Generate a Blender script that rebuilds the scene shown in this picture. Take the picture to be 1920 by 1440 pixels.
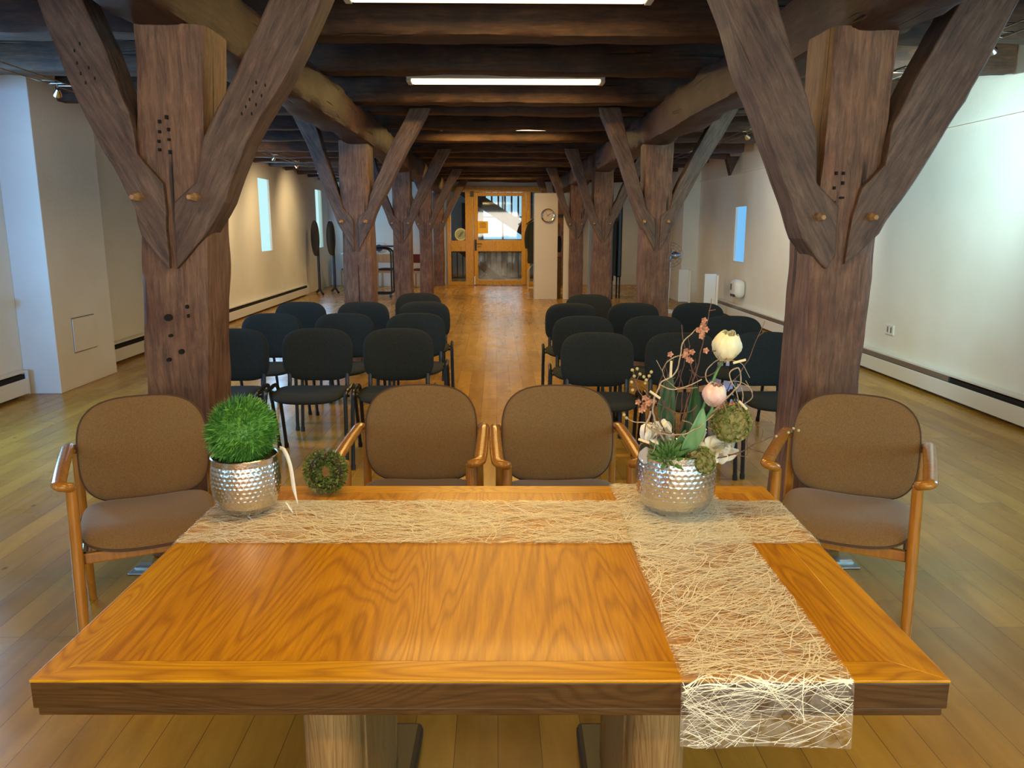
import bpy, bmesh, math, random
from mathutils import Vector, Matrix, noise
D=bpy.data; SC=bpy.context.scene; COL=SC.collection
for o in list(D.objects): D.objects.remove(o)
PI=math.pi; R=math.radians
# ------------------------------------------------------------------ camera
cam=D.objects.new('camera',D.cameras.new('camera')); COL.objects.link(cam)
cam.data.sensor_width=36; cam.data.lens=1480/1920*36; cam.data.clip_start=.05; cam.data.clip_end=200
cam.location=(0,0,1.48); cam.rotation_euler=(R(90-11.27),0,R(-1.139)); SC.camera=cam
# ------------------------------------------------------------------ view
SC.view_settings.view_transform='Standard'; SC.view_settings.look='None'
SC.view_settings.gamma=1; SC.view_settings.use_curve_mapping=False; SC.view_settings.exposure=0.0
# ------------------------------------------------------------------ sky
W=D.worlds.new('sky'); SC.world=W; W.use_nodes=True; nt=W.node_tree; nt.nodes.clear()
def N(nt,t,**k):
    n=nt.nodes.new(t)
    for a,b in k.items():
        if a in n.inputs.keys(): n.inputs[a].default_value=b
        else: setattr(n,a,b)
    return n
wo=N(nt,'ShaderNodeOutputWorld'); bg=N(nt,'ShaderNodeBackground'); tc=N(nt,'ShaderNodeTexCoord'); sx=N(nt,'ShaderNodeSeparateXYZ')
rp=N(nt,'ShaderNodeValToRGB'); mr=N(nt,'ShaderNodeMapRange'); mr.inputs[1].default_value=-.35; mr.inputs[2].default_value=.35
nt.links.new(tc.outputs['Generated'],sx.inputs[0]); nt.links.new(sx.outputs[0],mr.inputs[0]); nt.links.new(mr.outputs[0],rp.inputs[0])
rp.color_ramp.elements[0].color=(.62,1.0,.98,1); rp.color_ramp.elements[1].color=(.16,.50,.93,1)   # brighter towards the sun side
nt.links.new(rp.outputs[0],bg.inputs[0]); bg.inputs[1].default_value=1.12; nt.links.new(bg.outputs[0],wo.inputs[0])
# ------------------------------------------------------------------ daylight through the side and stair windows, plus added rear fills
def area(name,loc,rot,sx_,sy_,power,col,spread=None):
    l=D.lights.new(name,'AREA'); l.shape='RECTANGLE'; l.size=sx_; l.size_y=sy_; l.energy=power; l.color=col
    if spread: l.spread=R(spread)
    o=D.objects.new(name,l); COL.objects.link(o); o.location=loc; o.rotation_euler=[R(a) for a in rot]; return o
BLUE=(.26,.60,1)
LW=[(-1.6,-.6,.95,2.3),(4.7,5.7,.95,2.3),(9.9,10.9,1.02,2.36),(14.59,15.33,1.02,2.36),(19.15,19.85,.97,2.36)]
RW=[(-1.4,-.4,.9,2.2),(3.2,4.0,.9,2.1),(12.75,13.35,.9,1.82)]
for i,w in enumerate(LW):
    area('window_daylight_left',(-4.2,(w[0]+w[1])/2,(w[2]+w[3])/2),(0,-90,0),w[3]-w[2],w[1]-w[0],(50,85,26,30,24)[i],BLUE)
for i,w in enumerate(RW):
    area('window_daylight_right',(3.93,(w[0]+w[1])/2,(w[2]+w[3])/2),(0,90,0),w[3]-w[2],w[1]-w[0],(30,34,8)[i],((.35,.75,1),(.35,.75,1),(.08,.38,1))[i])
area('rear_left_fill',(-3.3,-2.95,1.6),(90,0,4.6),1.2,1.4,22,(.04,.36,1),36)  # added unseen blue fill aimed at the left pilaster
area('rear_right_fill',(3.1,-2.95,1.6),(90,0,0),1.2,1.4,70,(.5,.92,1))  # added unseen cyan fill for the right wall
area('rear_front_fill',(0,-2.9,1.6),(90,0,0),3.2,1.3,100,(1,.84,.64))  # added warm fill on the camera-facing posts and chairs
area('stair_window_daylight',(.3,24.6,1.8),(-90,0,0),1.2,1.4,16,(.6,.85,1))
# ------------------------------------------------------------------ helpers
def V(*a): return Vector(a)
def meta(o,label=None,cat=None,group=None,kind=None):
    if label: o['label']=label
    if cat: o['category']=cat
    if group: o['group']=group
    if kind: o['kind']=kind
    return o
def thing(name,label,cat,loc=(0,0,0),rz=0,group=None):
    o=D.objects.new(name,None); COL.objects.link(o); o.location=loc; o.rotation_euler=(0,0,rz); o.empty_display_size=.1
    return meta(o,label,cat,group)
def mk(name,bm,mat,parent=None,smooth=True,bev=0,loc=None,rot=None,auto=40):
    bmesh.ops.recalc_face_normals(bm,faces=bm.faces)
    me=D.meshes.new(name); bm.to_mesh(me); bm.free()
    for m in (mat if isinstance(mat,(list,tuple)) else [mat]): me.materials.append(m)
    o=D.objects.new(name,me); COL.objects.link(o)
    if parent: o.parent=parent
    if loc: o.location=loc
    if rot: o.rotation_euler=rot
    if smooth:
        for p in me.polygons: p.use_smooth=True
        if auto: me.set_sharp_from_angle(angle=R(auto))
    if bev:
        b=o.modifiers.new('bevel','BEVEL'); b.width=bev; b.segments=2; b.limit_method='ANGLE'; b.angle_limit=R(40)
    return o
def struct(name,bm,mat,**k):
    o=mk(name,bm,mat,**k); o['kind']='structure'; return o
def box(bm,x0,x1,y0,y1,z0,z1,mi=0):
    vs=[bm.verts.new((x,y,z)) for z in (z0,z1) for y in (y0,y1) for x in (x0,x1)]
    for f in ((0,1,3,2),(4,6,7,5),(0,4,5,1),(2,3,7,6),(0,2,6,4),(1,5,7,3)):
        bm.faces.new([vs[i] for i in f]).material_index=mi
    return vs
def B(*a,**k):
    bm=bmesh.new(); box(bm,*a,**k); return bm
def catmull(pts,n=6):
    P=[Vector(p) for p in pts]; P=[2*P[0]-P[1]]+P+[2*P[-1]-P[-2]]; out=[]
    for i in range(1,len(P)-2):
        for k in range(n):
            t=k/n; a,b,c,d=P[i-1:i+3]
            out.append(.5*((2*b)+(c-a)*t+(2*a-5*b+4*c-d)*t*t+(3*b-a-3*c+d)*t**3))
    out.append(P[-2]); return out
def tube(bm,pts,r,n=8,mi=0,ry=None,up=None):
    P=[Vector(p) for p in pts]; rr=r if isinstance(r,(list,tuple)) else [r]*len(P); rings=[]
    u=None
    for i,p in enumerate(P):
        t=(P[min(i+1,len(P)-1)]-P[max(i-1,0)]).normalized()
        if up is not None: u=Vector(up).cross(t)
        elif u is None: u=t.cross(V(0,0,1) if abs(t.z)<.9 else V(1,0,0))
        else: u=u-t*u.dot(t)
        if u.length<1e-6: u=t.orthogonal()
        u.normalize(); v=t.cross(u).normalized()
        k=(ry/r if ry and not isinstance(r,(list,tuple)) else (ry or 1))
        rings.append([bm.verts.new(p+u*math.cos(a)*rr[i]+v*math.sin(a)*rr[i]*k) for a in [2*PI*j/n for j in range(n)]])
    for a,b in zip(rings,rings[1:]):
        for j in range(n): bm.faces.new((a[j],a[(j+1)%n],b[(j+1)%n],b[j])).material_index=mi
    bm.faces.new(rings[0]).material_index=mi; bm.faces.new(rings[-1]).material_index=mi
def T(*a,**k):
    bm=bmesh.new(); tube(bm,*a,**k); return bm
def lathe(bm,prof,n=32,c=(0,0,0),mi=0,caps=True):
    rings=[]
    for r,z in prof:
        rings.append([bm.verts.new((c[0]+r*math.cos(2*PI*j/n),c[1]+r*math.sin(2*PI*j/n),c[2]+z)) for j in range(n)])
    for a,b in zip(rings,rings[1:]):
        for j in range(n): bm.faces.new((a[j],a[(j+1)%n],b[(j+1)%n],b[j])).material_index=mi
    if caps and prof[0][0]>0: bm.faces.new(rings[0]).material_index=mi
    if caps and prof[-1][0]>0: bm.faces.new(rings[-1]).material_index=mi
def prism(bm,poly,y0,y1,mi=0,axis='y'):
    f={'y':lambda a,b,d:(a,d,b),'x':lambda a,b,d:(d,a,b),'z':lambda a,b,d:(a,b,d)}[axis]
    A=[bm.verts.new(f(a,b,y0)) for a,b in poly]; C=[bm.verts.new(f(a,b,y1)) for a,b in poly]; n=len(A)
    bm.faces.new(A).material_index=mi; bm.faces.new(C[::-1]).material_index=mi
    for i in range(n): bm.faces.new((A[i],A[(i+1)%n],C[(i+1)%n],C[i])).material_index=mi
def pad(w,h,t,bend=None,n=4.0,rings=14,seg=72,puff=6):
    """cushion lying in the xy plane with superellipse outline"""
    bm=bmesh.new(); L=[]
    def pt(r,a,s):
        ca,sa=math.cos(a),math.sin(a)
        x=w/2*r*math.copysign(abs(ca)**(2/n),ca); y=h/2*r*math.copysign(abs(sa)**(2/n),sa)
        z=s*t/2*max(0,1-r**puff)**.5
        p=V(x,y,z); return bend(p) if bend else p
    rs=[math.sin(PI/2*(k+1)/rings) for k in range(rings)]
    edge=[bm.verts.new(pt(1,2*PI*j/seg,1)) for j in range(seg)]
    for s in (1,-1):
        c=bm.verts.new(pt(0,0,s)); prev=None
        for k in range(rings):
            ring=edge if k==rings-1 else [bm.verts.new(pt(rs[k],2*PI*j/seg,s)) for j in range(seg)]
            for j in range(seg):
                if prev is None: bm.faces.new((c,ring[j],ring[(j+1)%seg]))
                else: bm.faces.new((prev[j],ring[j],ring[(j+1)%seg],prev[(j+1)%seg]))
            prev=ring
    return bm
def timber(bm,p0,p1,w,d,jit=.008,seed=0,step=.06,up=(0,0,1),sides=7,rnd=.12,w1=None,d1=None,mi=0):
    """hewn beam from p0 to p1, w across, d along up"""
    p0,p1=Vector(p0),Vector(p1); ax=(p1-p0); L=ax.length; ax.normalize()
    v=(Vector(up)-ax*Vector(up).dot(ax)).normalized(); u=ax.cross(v)
    n=max(2,int(L/step)); sec=[]
    for e in range(4):
        for k in range(sides):
            t=-1+2*k/sides; q=[(t,-1),(1,t),(-t,1),(-1,-t)][e]
            m=(abs(q[0])**16+abs(q[1])**16)**(1/16); sec.append((q[0]/m*(1-rnd*.04),q[1]/m*(1-rnd*.04)))
    rings=[]
    for i in range(n+1):
        s=i/n; c=p0+ax*L*s; ww=w+((w1 or w)-w)*s; dd=d+((d1 or d)-d)*s; ring=[]
        for (a,b) in sec:
            q=c+u*a*ww/2+v*b*dd/2
            q2=V(q.x+seed*7.3,q.y+seed*3.1,q.z)
            lo=noise.noise(q2*1.3)*jit*1.6; hi=noise.noise(q2*6)*jit*.6
            corner=abs(a)*abs(b)
            co=noise.noise(q2*3.3+V(9,1,4))*jit*2.2*(max(0,corner-.55)/.45)
            dirv=(u*a+v*b).normalized()
            ring.append(bm.verts.new(q+dirv*(lo+hi-abs(co))))
        rings.append(ring)
    m=len(sec)
    for a,b in zip(rings,rings[1:]):
        for j in range(m): bm.faces.new((a[j],a[(j+1)%m],b[(j+1)%m],b[j])).material_index=mi
    bm.faces.new(rings[0]).material_index=mi; bm.faces.new(rings[-1]).material_index=mi
def ball(bm,c,r,n=2,sc=(1,1,1),mi=0):
    g=bmesh.ops.create_icosphere(bm,subdivisions=n,radius=r,matrix=Matrix.Translation(c)@Matrix.Diagonal((*sc,1)))
    for v in g['verts']:
        for f in v.link_faces: f.material_index=mi
# ------------------------------------------------------------------ materials
def mat(name,col=(.8,.8,.8),rough=.5,metal=0,**k):
    m=D.materials.new(name); m.use_nodes=True; b=m.node_tree.nodes['Principled BSDF']
    b.inputs['Base Color'].default_value=(*col,1); b.inputs['Roughness'].default_value=rough; b.inputs['Metallic'].default_value=metal
    for a,v in k.items(): b.inputs[a.replace('_',' ')].default_value=v
    return m
def lk(m,a,b): m.node_tree.links.new(a,b)
def noisy(name,c0,c1,scale=(1,1,1),sc=4,rough=.5,bump=.2,detail=6,rot=(0,0,0),rough1=None,bscale=None,dist=0,bd=.01,**k):
    """two-colour procedural noise, stretched by scale"""
    m=mat(name,c0,rough,**k); t=m.node_tree; b=t.nodes['Principled BSDF']
    tcn=N(t,'ShaderNodeTexCoord'); mp=N(t,'ShaderNodeMapping'); mp.inputs['Scale'].default_value=scale; mp.inputs['Rotation'].default_value=rot
    nz=N(t,'ShaderNodeTexNoise',Scale=sc,Detail=detail,Distortion=dist); r=N(t,'ShaderNodeValToRGB')
    r.color_ramp.elements[0].position=.33; r.color_ramp.elements[1].position=.67
    r.color_ramp.elements[0].color=(*c0,1); r.color_ramp.elements[1].color=(*c1,1)
    lk(m,tcn.outputs['Object'],mp.inputs[0]); lk(m,mp.outputs[0],nz.inputs['Vector']); lk(m,nz.outputs[0],r.inputs[0]); lk(m,r.outputs[0],b.inputs['Base Color'])
    if bump:
        bp=N(t,'ShaderNodeBump',Strength=bump,Distance=bd)
        if bscale:
            n2=N(t,'ShaderNodeTexNoise',Scale=bscale,Detail=3.); lk(m,mp.outputs[0],n2.inputs['Vector']); lk(m,n2.outputs[0],bp.inputs['Height'])
        else: lk(m,nz.outputs[0],bp.inputs['Height'])
        lk(m,bp.outputs[0],b.inputs['Normal'])
    return m
def oldwood(name,c0,c1,c2,axis='z',rot=(0,0,0),rough=.55,crack=1.0):
    """weathered timber: grain along axis, patches of colour, dark cracks"""
    m=mat(name,c0,rough); t=m.node_tree; b=t.nodes['Principled BSDF']; s={'x':(.12,1,1),'y':(1,.12,1),'z':(1,1,.12)}[axis]
    tcn=N(t,'ShaderNodeTexCoord'); m0=N(t,'ShaderNodeMapping'); m0.inputs['Rotation'].default_value=rot
    mp=N(t,'ShaderNodeMapping'); mp.inputs['Scale'].default_value=s
    lk(m,tcn.outputs['Object'],m0.inputs[0]); lk(m,m0.outputs[0],mp.inputs[0])
    g=N(t,'ShaderNodeTexNoise',Scale=46.,Detail=10.,Roughness=.72,Distortion=.5); lk(m,mp.outputs[0],g.inputs['Vector'])
    big=N(t,'ShaderNodeTexNoise',Scale=3.2,Detail=5.,Roughness=.6); lk(m,m0.outputs[0],big.inputs['Vector'])
    r1=N(t,'ShaderNodeValToRGB'); e=r1.color_ramp.elements; e[0].position=.36; e[1].position=.66; e[0].color=(*c0,1); e[1].color=(*c1,1); lk(m,g.outputs[0],r1.inputs[0])
    r2=N(t,'ShaderNodeValToRGB'); e=r2.color_ramp.elements; e[0].position=.45; e[1].position=.62; lk(m,big.outputs[0],r2.inputs[0])
    mx=N(t,'ShaderNodeMix',data_type='RGBA'); lk(m,r2.outputs[0],mx.inputs['Factor']); lk(m,r1.outputs[0],mx.inputs['A'])
    mx2=N(t,'ShaderNodeMix',data_type='RGBA',blend_type='MULTIPLY'); mx2.inputs['Factor'].default_value=1; mx2.inputs['B'].default_value=(*c2,1)
    lk(m,r1.outputs[0],mx2.inputs['A']); lk(m,mx2.outputs['Result'],mx.inputs['B'])
    # cracks
    cm=N(t,'ShaderNodeMapping'); cm.inputs['Scale'].default_value={'x':(.06,1,1),'y':(1,.06,1),'z':(1,1,.06)}[axis]; lk(m,m0.outputs[0],cm.inputs[0])
    vo=N(t,'ShaderNodeTexNoise',Scale=17.,Detail=2.,Distortion=.3); lk(m,cm.outputs[0],vo.inputs['Vector'])
    rc=N(t,'ShaderNodeValToRGB'); e=rc.color_ramp.elements; e[0].position=.29; e[1].position=.335; e[0].color=(.15,.12,.12,1); e[1].color=(1,1,1,1); lk(m,vo.outputs[0],rc.inputs[0])
    mx3=N(t,'ShaderNodeMix',data_type='RGBA',blend_type='MULTIPLY'); mx3.inputs['Factor'].default_value=crack; lk(m,mx.outputs['Result'],mx3.inputs['A']); lk(m,rc.outputs[0],mx3.inputs['B'])
    lk(m,mx3.outputs['Result'],b.inputs['Base Color'])
    ad=N(t,'ShaderNodeMath',operation='MULTIPLY_ADD'); ad.inputs[1].default_value=.5; lk(m,g.outputs[0],ad.inputs[0]); lk(m,rc.outputs[0],ad.inputs[2])
    bp=N(t,'ShaderNodeBump',Strength=.9,Distance=.008); lk(m,ad.outputs[0],bp.inputs['Height']); lk(m,bp.outputs[0],b.inputs['Normal'])
    return m
def oak(name,c0,c1,rot=0,rough=.25,sc=1.0,axis='y',coat=0):
    """varnished oak veneer with cathedral figure"""
    m=mat(name,c0,rough,Coat_Weight=coat,Coat_Roughness=.1,Specular_IOR_Level=.3); t=m.node_tree; b=t.nodes['Principled BSDF']
    tcn=N(t,'ShaderNodeTexCoord'); mp=N(t,'ShaderNodeMapping'); mp.inputs['Rotation'].default_value=(0,0,rot)
    lk(m,tcn.outputs['Object'],mp.inputs[0])
    st=N(t,'ShaderNodeMapping'); st.inputs['Scale'].default_value={'y':(1,.13,1),'x':(.13,1,1),'z':(1,1,.1)}[axis]; lk(m,mp.outputs[0],st.inputs[0])
    big=N(t,'ShaderNodeTexNoise',Scale=4.2*sc,Detail=2.5,Roughness=.5,Distortion=.6); lk(m,st.outputs[0],big.inputs['Vector'])
    mu=N(t,'ShaderNodeMath',operation='MULTIPLY'); mu.inputs[1].default_value=60; lk(m,big.outputs[0],mu.inputs[0])
    fr=N(t,'ShaderNodeMath',operation='PINGPONG'); fr.inputs[1].default_value=1; lk(m,mu.outputs[0],fr.inputs[0])
    r1=N(t,'ShaderNodeValToRGB'); e=r1.color_ramp.elements; e[0].position=.02; e[1].position=.6; e[0].color=(.68,.58,.45,1); e[1].color=(1,1,1,1); lk(m,fr.outputs[0],r1.inputs[0])
    fs=N(t,'ShaderNodeMapping'); fs.inputs['Scale'].default_value={'y':(1,.05,1),'x':(.05,1,1),'z':(1,1,.04)}[axis]; lk(m,mp.outputs[0],fs.inputs[0])
    fn=N(t,'ShaderNodeTexNoise',Scale=170.,Detail=4.,Roughness=.6); lk(m,fs.outputs[0],fn.inputs['Vector'])
    r2=N(t,'ShaderNodeValToRGB'); e=r2.color_ramp.elements; e[0].position=.3; e[1].position=.7; e[0].color=(*c0,1); e[1].color=(*c1,1); lk(m,fn.outputs[0],r2.inputs[0])
    mx=N(t,'ShaderNodeMix',data_type='RGBA',blend_type='MULTIPLY'); mx.inputs['Factor'].default_value=.85; lk(m,r2.outputs[0],mx.inputs['A']); lk(m,r1.outputs[0],mx.inputs['B'])
    lk(m,mx.outputs['Result'],b.inputs['Base Color'])
    bp=N(t,'ShaderNodeBump',Strength=.06,Distance=.001); lk(m,fn.outputs[0],bp.inputs['Height']); lk(m,bp.outputs[0],b.inputs['Normal'])
    return m
def floor_mat():
    m=mat('maple_floor',(.5,.33,.14),.25,Specular_IOR_Level=.4); t=m.node_tree; b=t.nodes['Principled BSDF']
    tcn=N(t,'ShaderNodeTexCoord'); mp=N(t,'ShaderNodeMapping'); mp.inputs['Rotation'].default_value=(0,0,R(90)); lk(m,tcn.outputs['Object'],mp.inputs[0])
    br=N(t,'ShaderNodeTexBrick',Scale=1.,offset=.37,squash=1.); br.inputs['Brick Width'].default_value=1.35; br.inputs['Row Height'].default_value=.125; br.inputs['Mortar Size'].default_value=.0012
    br.inputs['Mortar Smooth'].default_value=.3; br.inputs['Bias'].default_value=0
    br.inputs['Color1'].default_value=(.38,.196,.026,1); br.inputs['Color2'].default_value=(.54,.30,.045,1); br.inputs['Mortar'].default_value=(.12,.07,.03,1); lk(m,mp.outputs[0],br.inputs['Vector'])
    st=N(t,'ShaderNodeMapping'); st.inputs['Scale'].default_value=(1,.14,1); lk(m,tcn.outputs['Object'],st.inputs[0])
    nz=N(t,'ShaderNodeTexNoise',Scale=9.,Detail=6.,Roughness=.6,Distortion=.8); lk(m,st.outputs[0],nz.inputs['Vector'])
    r=N(t,'ShaderNodeValToRGB'); e=r.color_ramp.elements; e[0].position=.3; e[1].position=.62; e[0].color=(.66,.6,.52,1); e[1].color=(1,1,1,1); lk(m,nz.outputs[0],r.inputs[0])
    mx=N(t,'ShaderNodeMix',data_type='RGBA',blend_type='MULTIPLY'); mx.inputs['Factor'].default_value=.8; lk(m,br.outputs[0],mx.inputs['A']); lk(m,r.outputs[0],mx.inputs['B'])
    vo=N(t,'ShaderNodeTexVoronoi',Scale=3.3); vm=N(t,'ShaderNodeMapping'); vm.inputs['Scale'].default_value=(1.3,.8,1); lk(m,tcn.outputs['Object'],vm.inputs[0]); lk(m,vm.outputs[0],vo.inputs['Vector'])
    rk=N(t,'ShaderNodeValToRGB'); e=rk.color_ramp.elements; e[0].position=.025; e[1].position=.06; e[0].color=(.25,.14,.07,1); e[1].color=(1,1,1,1); lk(m,vo.outputs['Distance'],rk.inputs[0])
    mk2=N(t,'ShaderNodeMix',data_type='RGBA',blend_type='MULTIPLY'); mk2.inputs['Factor'].default_value=.8; lk(m,mx.outputs['Result'],mk2.inputs['A']); lk(m,rk.outputs[0],mk2.inputs['B'])
    lk(m,mk2.outputs['Result'],b.inputs['Base Color'])
    n3=N(t,'ShaderNodeTexNoise',Scale=2.5,Detail=3.); lk(m,tcn.outputs['Object'],n3.inputs['Vector'])
    rr=N(t,'ShaderNodeMapRange'); rr.inputs[3].default_value=.16; rr.inputs[4].default_value=.36; lk(m,n3.outputs[0],rr.inputs[0]); lk(m,rr.outputs[0],b.inputs['Roughness'])
    bp=N(t,'ShaderNodeBump',Strength=.03,Distance=.01); lk(m,n3.outputs[0],bp.inputs['Height']); lk(m,bp.outputs[0],b.inputs['Normal'])
    return m
def emit(name,col,st):
    m=D.materials.new(name); m.use_nodes=True; t=m.node_tree; t.nodes.clear(); e=N(t,'ShaderNodeEmission',Strength=st); e.inputs[0].default_value=(*col,1)
    o=N(t,'ShaderNodeOutputMaterial'); t.links.new(e.outputs[0],o.inputs[0]); return m
def glass(name,refl=.08,tint=(1,1,1)):
    m=D.materials.new(name); m.use_nodes=True; t=m.node_tree; t.nodes.clear(); a=N(t,'ShaderNodeBsdfTransparent'); a.inputs[0].default_value=(*tint,1)
    g=N(t,'ShaderNodeBsdfGlossy',Roughness=.03); x=N(t,'ShaderNodeMixShader'); x.inputs[0].default_value=refl; o=N(t,'ShaderNodeOutputMaterial')
    t.links.new(a.outputs[0],x.inputs[1]); t.links.new(g.outputs[0],x.inputs[2]); t.links.new(x.outputs[0],o.inputs[0]); return m
M={}
M['floor']=floor_mat()
M['wall']=noisy('plaster',(.68,.65,.57),(.74,.71,.64),sc=1.6,rough=.85,bump=.15,bscale=30)
M['post']=oldwood('post_wood',(.085,.040,.022),(.27,.135,.072),(.66,.52,.50),'z')
M['grey']=oldwood('grey_brace_wood',(.085,.045,.032),(.25,.145,.105),(.75,.62,.6),'z')
M['braceL']=oldwood('brace_wood_left_leaning',(.060,.034,.023),(.20,.118,.080),(.66,.55,.55),'z',(0,R(28.5),0))
M['braceR']=oldwood('brace_wood_right_leaning',(.060,.034,.023),(.20,.118,.080),(.66,.55,.55),'z',(0,R(-28.5),0))
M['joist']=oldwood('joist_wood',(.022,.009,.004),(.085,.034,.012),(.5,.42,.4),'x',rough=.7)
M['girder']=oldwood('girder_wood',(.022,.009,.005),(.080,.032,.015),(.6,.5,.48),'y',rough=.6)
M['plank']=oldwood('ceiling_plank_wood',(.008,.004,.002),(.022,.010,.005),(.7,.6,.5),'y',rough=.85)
M['peg']=noisy('peg_wood',(.30,.16,.07),(.5,.30,.13),(1,1,.2),40,.6)
M['dark']=mat('painted_dark_hole',(.008,.005,.004),.9)
M['oakc']=oak('oak_veneer',(.40,.165,.001),(.58,.255,.002),axis='y',rough=.33,coat=.1)
M['oakfx']=oak('oak_border_across',(.48,.22,.002),(.66,.32,.005),axis='x',rough=.33,sc=1.4,coat=.1)
M['oakfy']=oak('oak_border_lengthwise',(.46,.21,.002),(.64,.31,.005),axis='y',rough=.33,sc=1.4,coat=.1)
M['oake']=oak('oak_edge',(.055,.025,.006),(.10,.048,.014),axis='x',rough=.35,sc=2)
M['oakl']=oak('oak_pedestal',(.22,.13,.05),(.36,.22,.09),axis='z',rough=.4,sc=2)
M['cherry']=noisy('chair_beech',(.36,.145,.018),(.46,.20,.03),(1,1,.12),70,.22,.03,Coat_Weight=.3)
M['brown']=noisy('brown_upholstery',(.17,.093,.032),(.24,.138,.052),sc=260,rough=.9,bump=.35,detail=2,bd=.002,Sheen_Weight=.25,Sheen_Roughness=.5)
M['brown_pipe']=mat('brown_piping',(.085,.043,.022),.8)
M['black']=noisy('charcoal_upholstery',(.006,.009,.009),(.020,.025,.025),sc=230,rough=.9,bump=.35,detail=2,bd=.002)
M['bmetal']=mat('black_painted_steel',(.008,.012,.018),.32)
M['plastic']=mat('black_plastic',(.01,.01,.011),.4)
M['white']=mat('white_enamel',(.68,.67,.63),.4)
M['whitel']=noisy('white_laminate',(.74,.66,.52),(.78,.70,.56),sc=2,rough=.45,bump=0)
M['chrome']=mat('chrome',(.75,.75,.75),.15,1)
M['metal']=mat('grey_metal',(.38,.38,.38),.35,1)
M['footmetal']=mat('dark_grey_foot',(.10,.10,.10),.45,1)
M['wire']=mat('steel_wire',(.35,.33,.3),.35,1)
M['door']=oak('yellow_pine_frame',(.56,.29,.02),(.70,.40,.035),axis='z',rough=.3,sc=1.5)
M['glass']=glass('clear_glass',.07)
M['stair']=noisy('stair_wood',(.045,.022,.011),(.085,.045,.025),(1,1,.3),12,.6)
M['outside']=mat('pale_house_wall',(.6,.7,.75),.9)
M['lamp']=emit('lamp_diffuser_glow',(1,.76,.45),3.8)
M['spot']=emit('halogen_glow',(1,.8,.55),30)
# ------------------------------------------------------------------ setting
struct('floor',B(-4.6,4.4,-3.2,26,-.1,0),M['floor'],smooth=False)
def wall_x(name,x0,x1,holes,ztop=2.98,y0=-3.0,y1=20.6):
    bm=bmesh.new(); y=y0
    for (a,b,z0,z1) in holes:
        box(bm,x0,x1,y,a,0,ztop); box(bm,x0,x1,a,b,0,z0); box(bm,x0,x1,a,b,z1,ztop); y=b
    box(bm,x0,x1,y,y1,0,ztop); return struct(name,bm,M['wall'],smooth=False)
wall_x('wall_left',-4.29,-4.25,LW); wall_x('wall_right',3.98,4.02,RW)
wn=0
def window(x,sgn,w):
    global wn; wn+=1
    y0,y1,z0,z1=w; bm=bmesh.new(); xa,xb=sorted((x,x+sgn*.03))
    t=.018
    box(bm,xa,xb,y0,y1,z0,z0+t); box(bm,xa,xb,y0,y1,z1-t,z1); box(bm,xa,xb,y0,y0+t,z0,z1); box(bm,xa,xb,y1-t,y1,z0,z1)
    f=struct('window_%d'%wn,bm,M['white'],smooth=False); c=x+sgn*.018
    mk('pane',B(c-.003,c+.003,y0+t,y1-t,z0+t,z1-t),M['glass'],f,smooth=False)
for w in LW: window(-4.252,-1,w)
for w in RW: window(3.982,1,w)
# ceiling boards
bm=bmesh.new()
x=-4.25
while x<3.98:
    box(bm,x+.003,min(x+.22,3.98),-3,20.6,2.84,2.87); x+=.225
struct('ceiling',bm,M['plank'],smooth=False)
# pilasters and mouldings
struct('trim_1',B(-4.25,-3.93,7.06,8.13,0,2.84),M['wall'],smooth=False,bev=.006)
struct('trim_2',B(3.66,3.98,15.7,18.4,0,2.84),M['wall'],smooth=False,bev=.006)
struct('trim_3',B(3.955,3.98,-3,15.7,2.33,2.355),M['wall'],smooth=False)
# rear wall and end wall
bm=bmesh.new(); box(bm,-4.5,-3.9,-3.2,-3,0,2.98); box(bm,-2.7,-1.75,-3.2,-3,0,2.98); box(bm,1.75,2.5,-3.2,-3,0,2.98); box(bm,3.7,4.23,-3.2,-3,0,2.98)
for a_,b_ in ((-3.9,-2.7),(2.5,3.7)): box(bm,a_,b_,-3.2,-3,0,.9); box(bm,a_,b_,-3.2,-3,2.3,2.98)  # openings added for the unseen rear fill lights
box(bm,-1.75,1.75,-3.2,-3,0,.9); box(bm,-1.75,1.75,-3.2,-3,2.3,2.98)
struct('wall_rear',bm,M['wall'],smooth=False)
bm=bmesh.new(); box(bm,-4.5,-1.26,20.6,20.8,0,2.98); box(bm,1.15,4.23,20.6,20.8,0,2.98); box(bm,-1.26,1.15,20.6,20.8,2.47,2.98)
struct('wall_end',bm,M['wall'],smooth=False)
# stairwell shell
bm=bmesh.new()
box(bm,-3,-2.8,20.8,25.2,0,3.4); box(bm,2.8,3,20.8,25.2,0,3.4)
box(bm,-3,-.45,25,25.2,0,3.4); box(bm,.85,3,25,25.2,0,3.4); box(bm,-.45,.85,25,25.2,0,1.05); box(bm,-.45,.85,25,25.2,2.6,3.4); box(bm,-3,3,20.8,25.2,3.4,3.5)
struct('wall_stairwell',bm,noisy('stairwell_plaster',(.50,.55,.58),(.58,.62,.66),sc=2,rough=.9),smooth=False)
wn+=1
bm=bmesh.new()
for a in (-.45,.18,.79): box(bm,a,a+.06,25.02,25.08,1.05,2.6)
for z in (1.05,1.75,2.54): box(bm,-.45,.85,25.02,25.08,z,z+.05)
f=struct('window_%d'%wn,bm,M['white'],smooth=False); mk('pane',B(-.44,.84,25.045,25.05,1.06,2.59),M['glass'],f,smooth=False)
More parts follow.
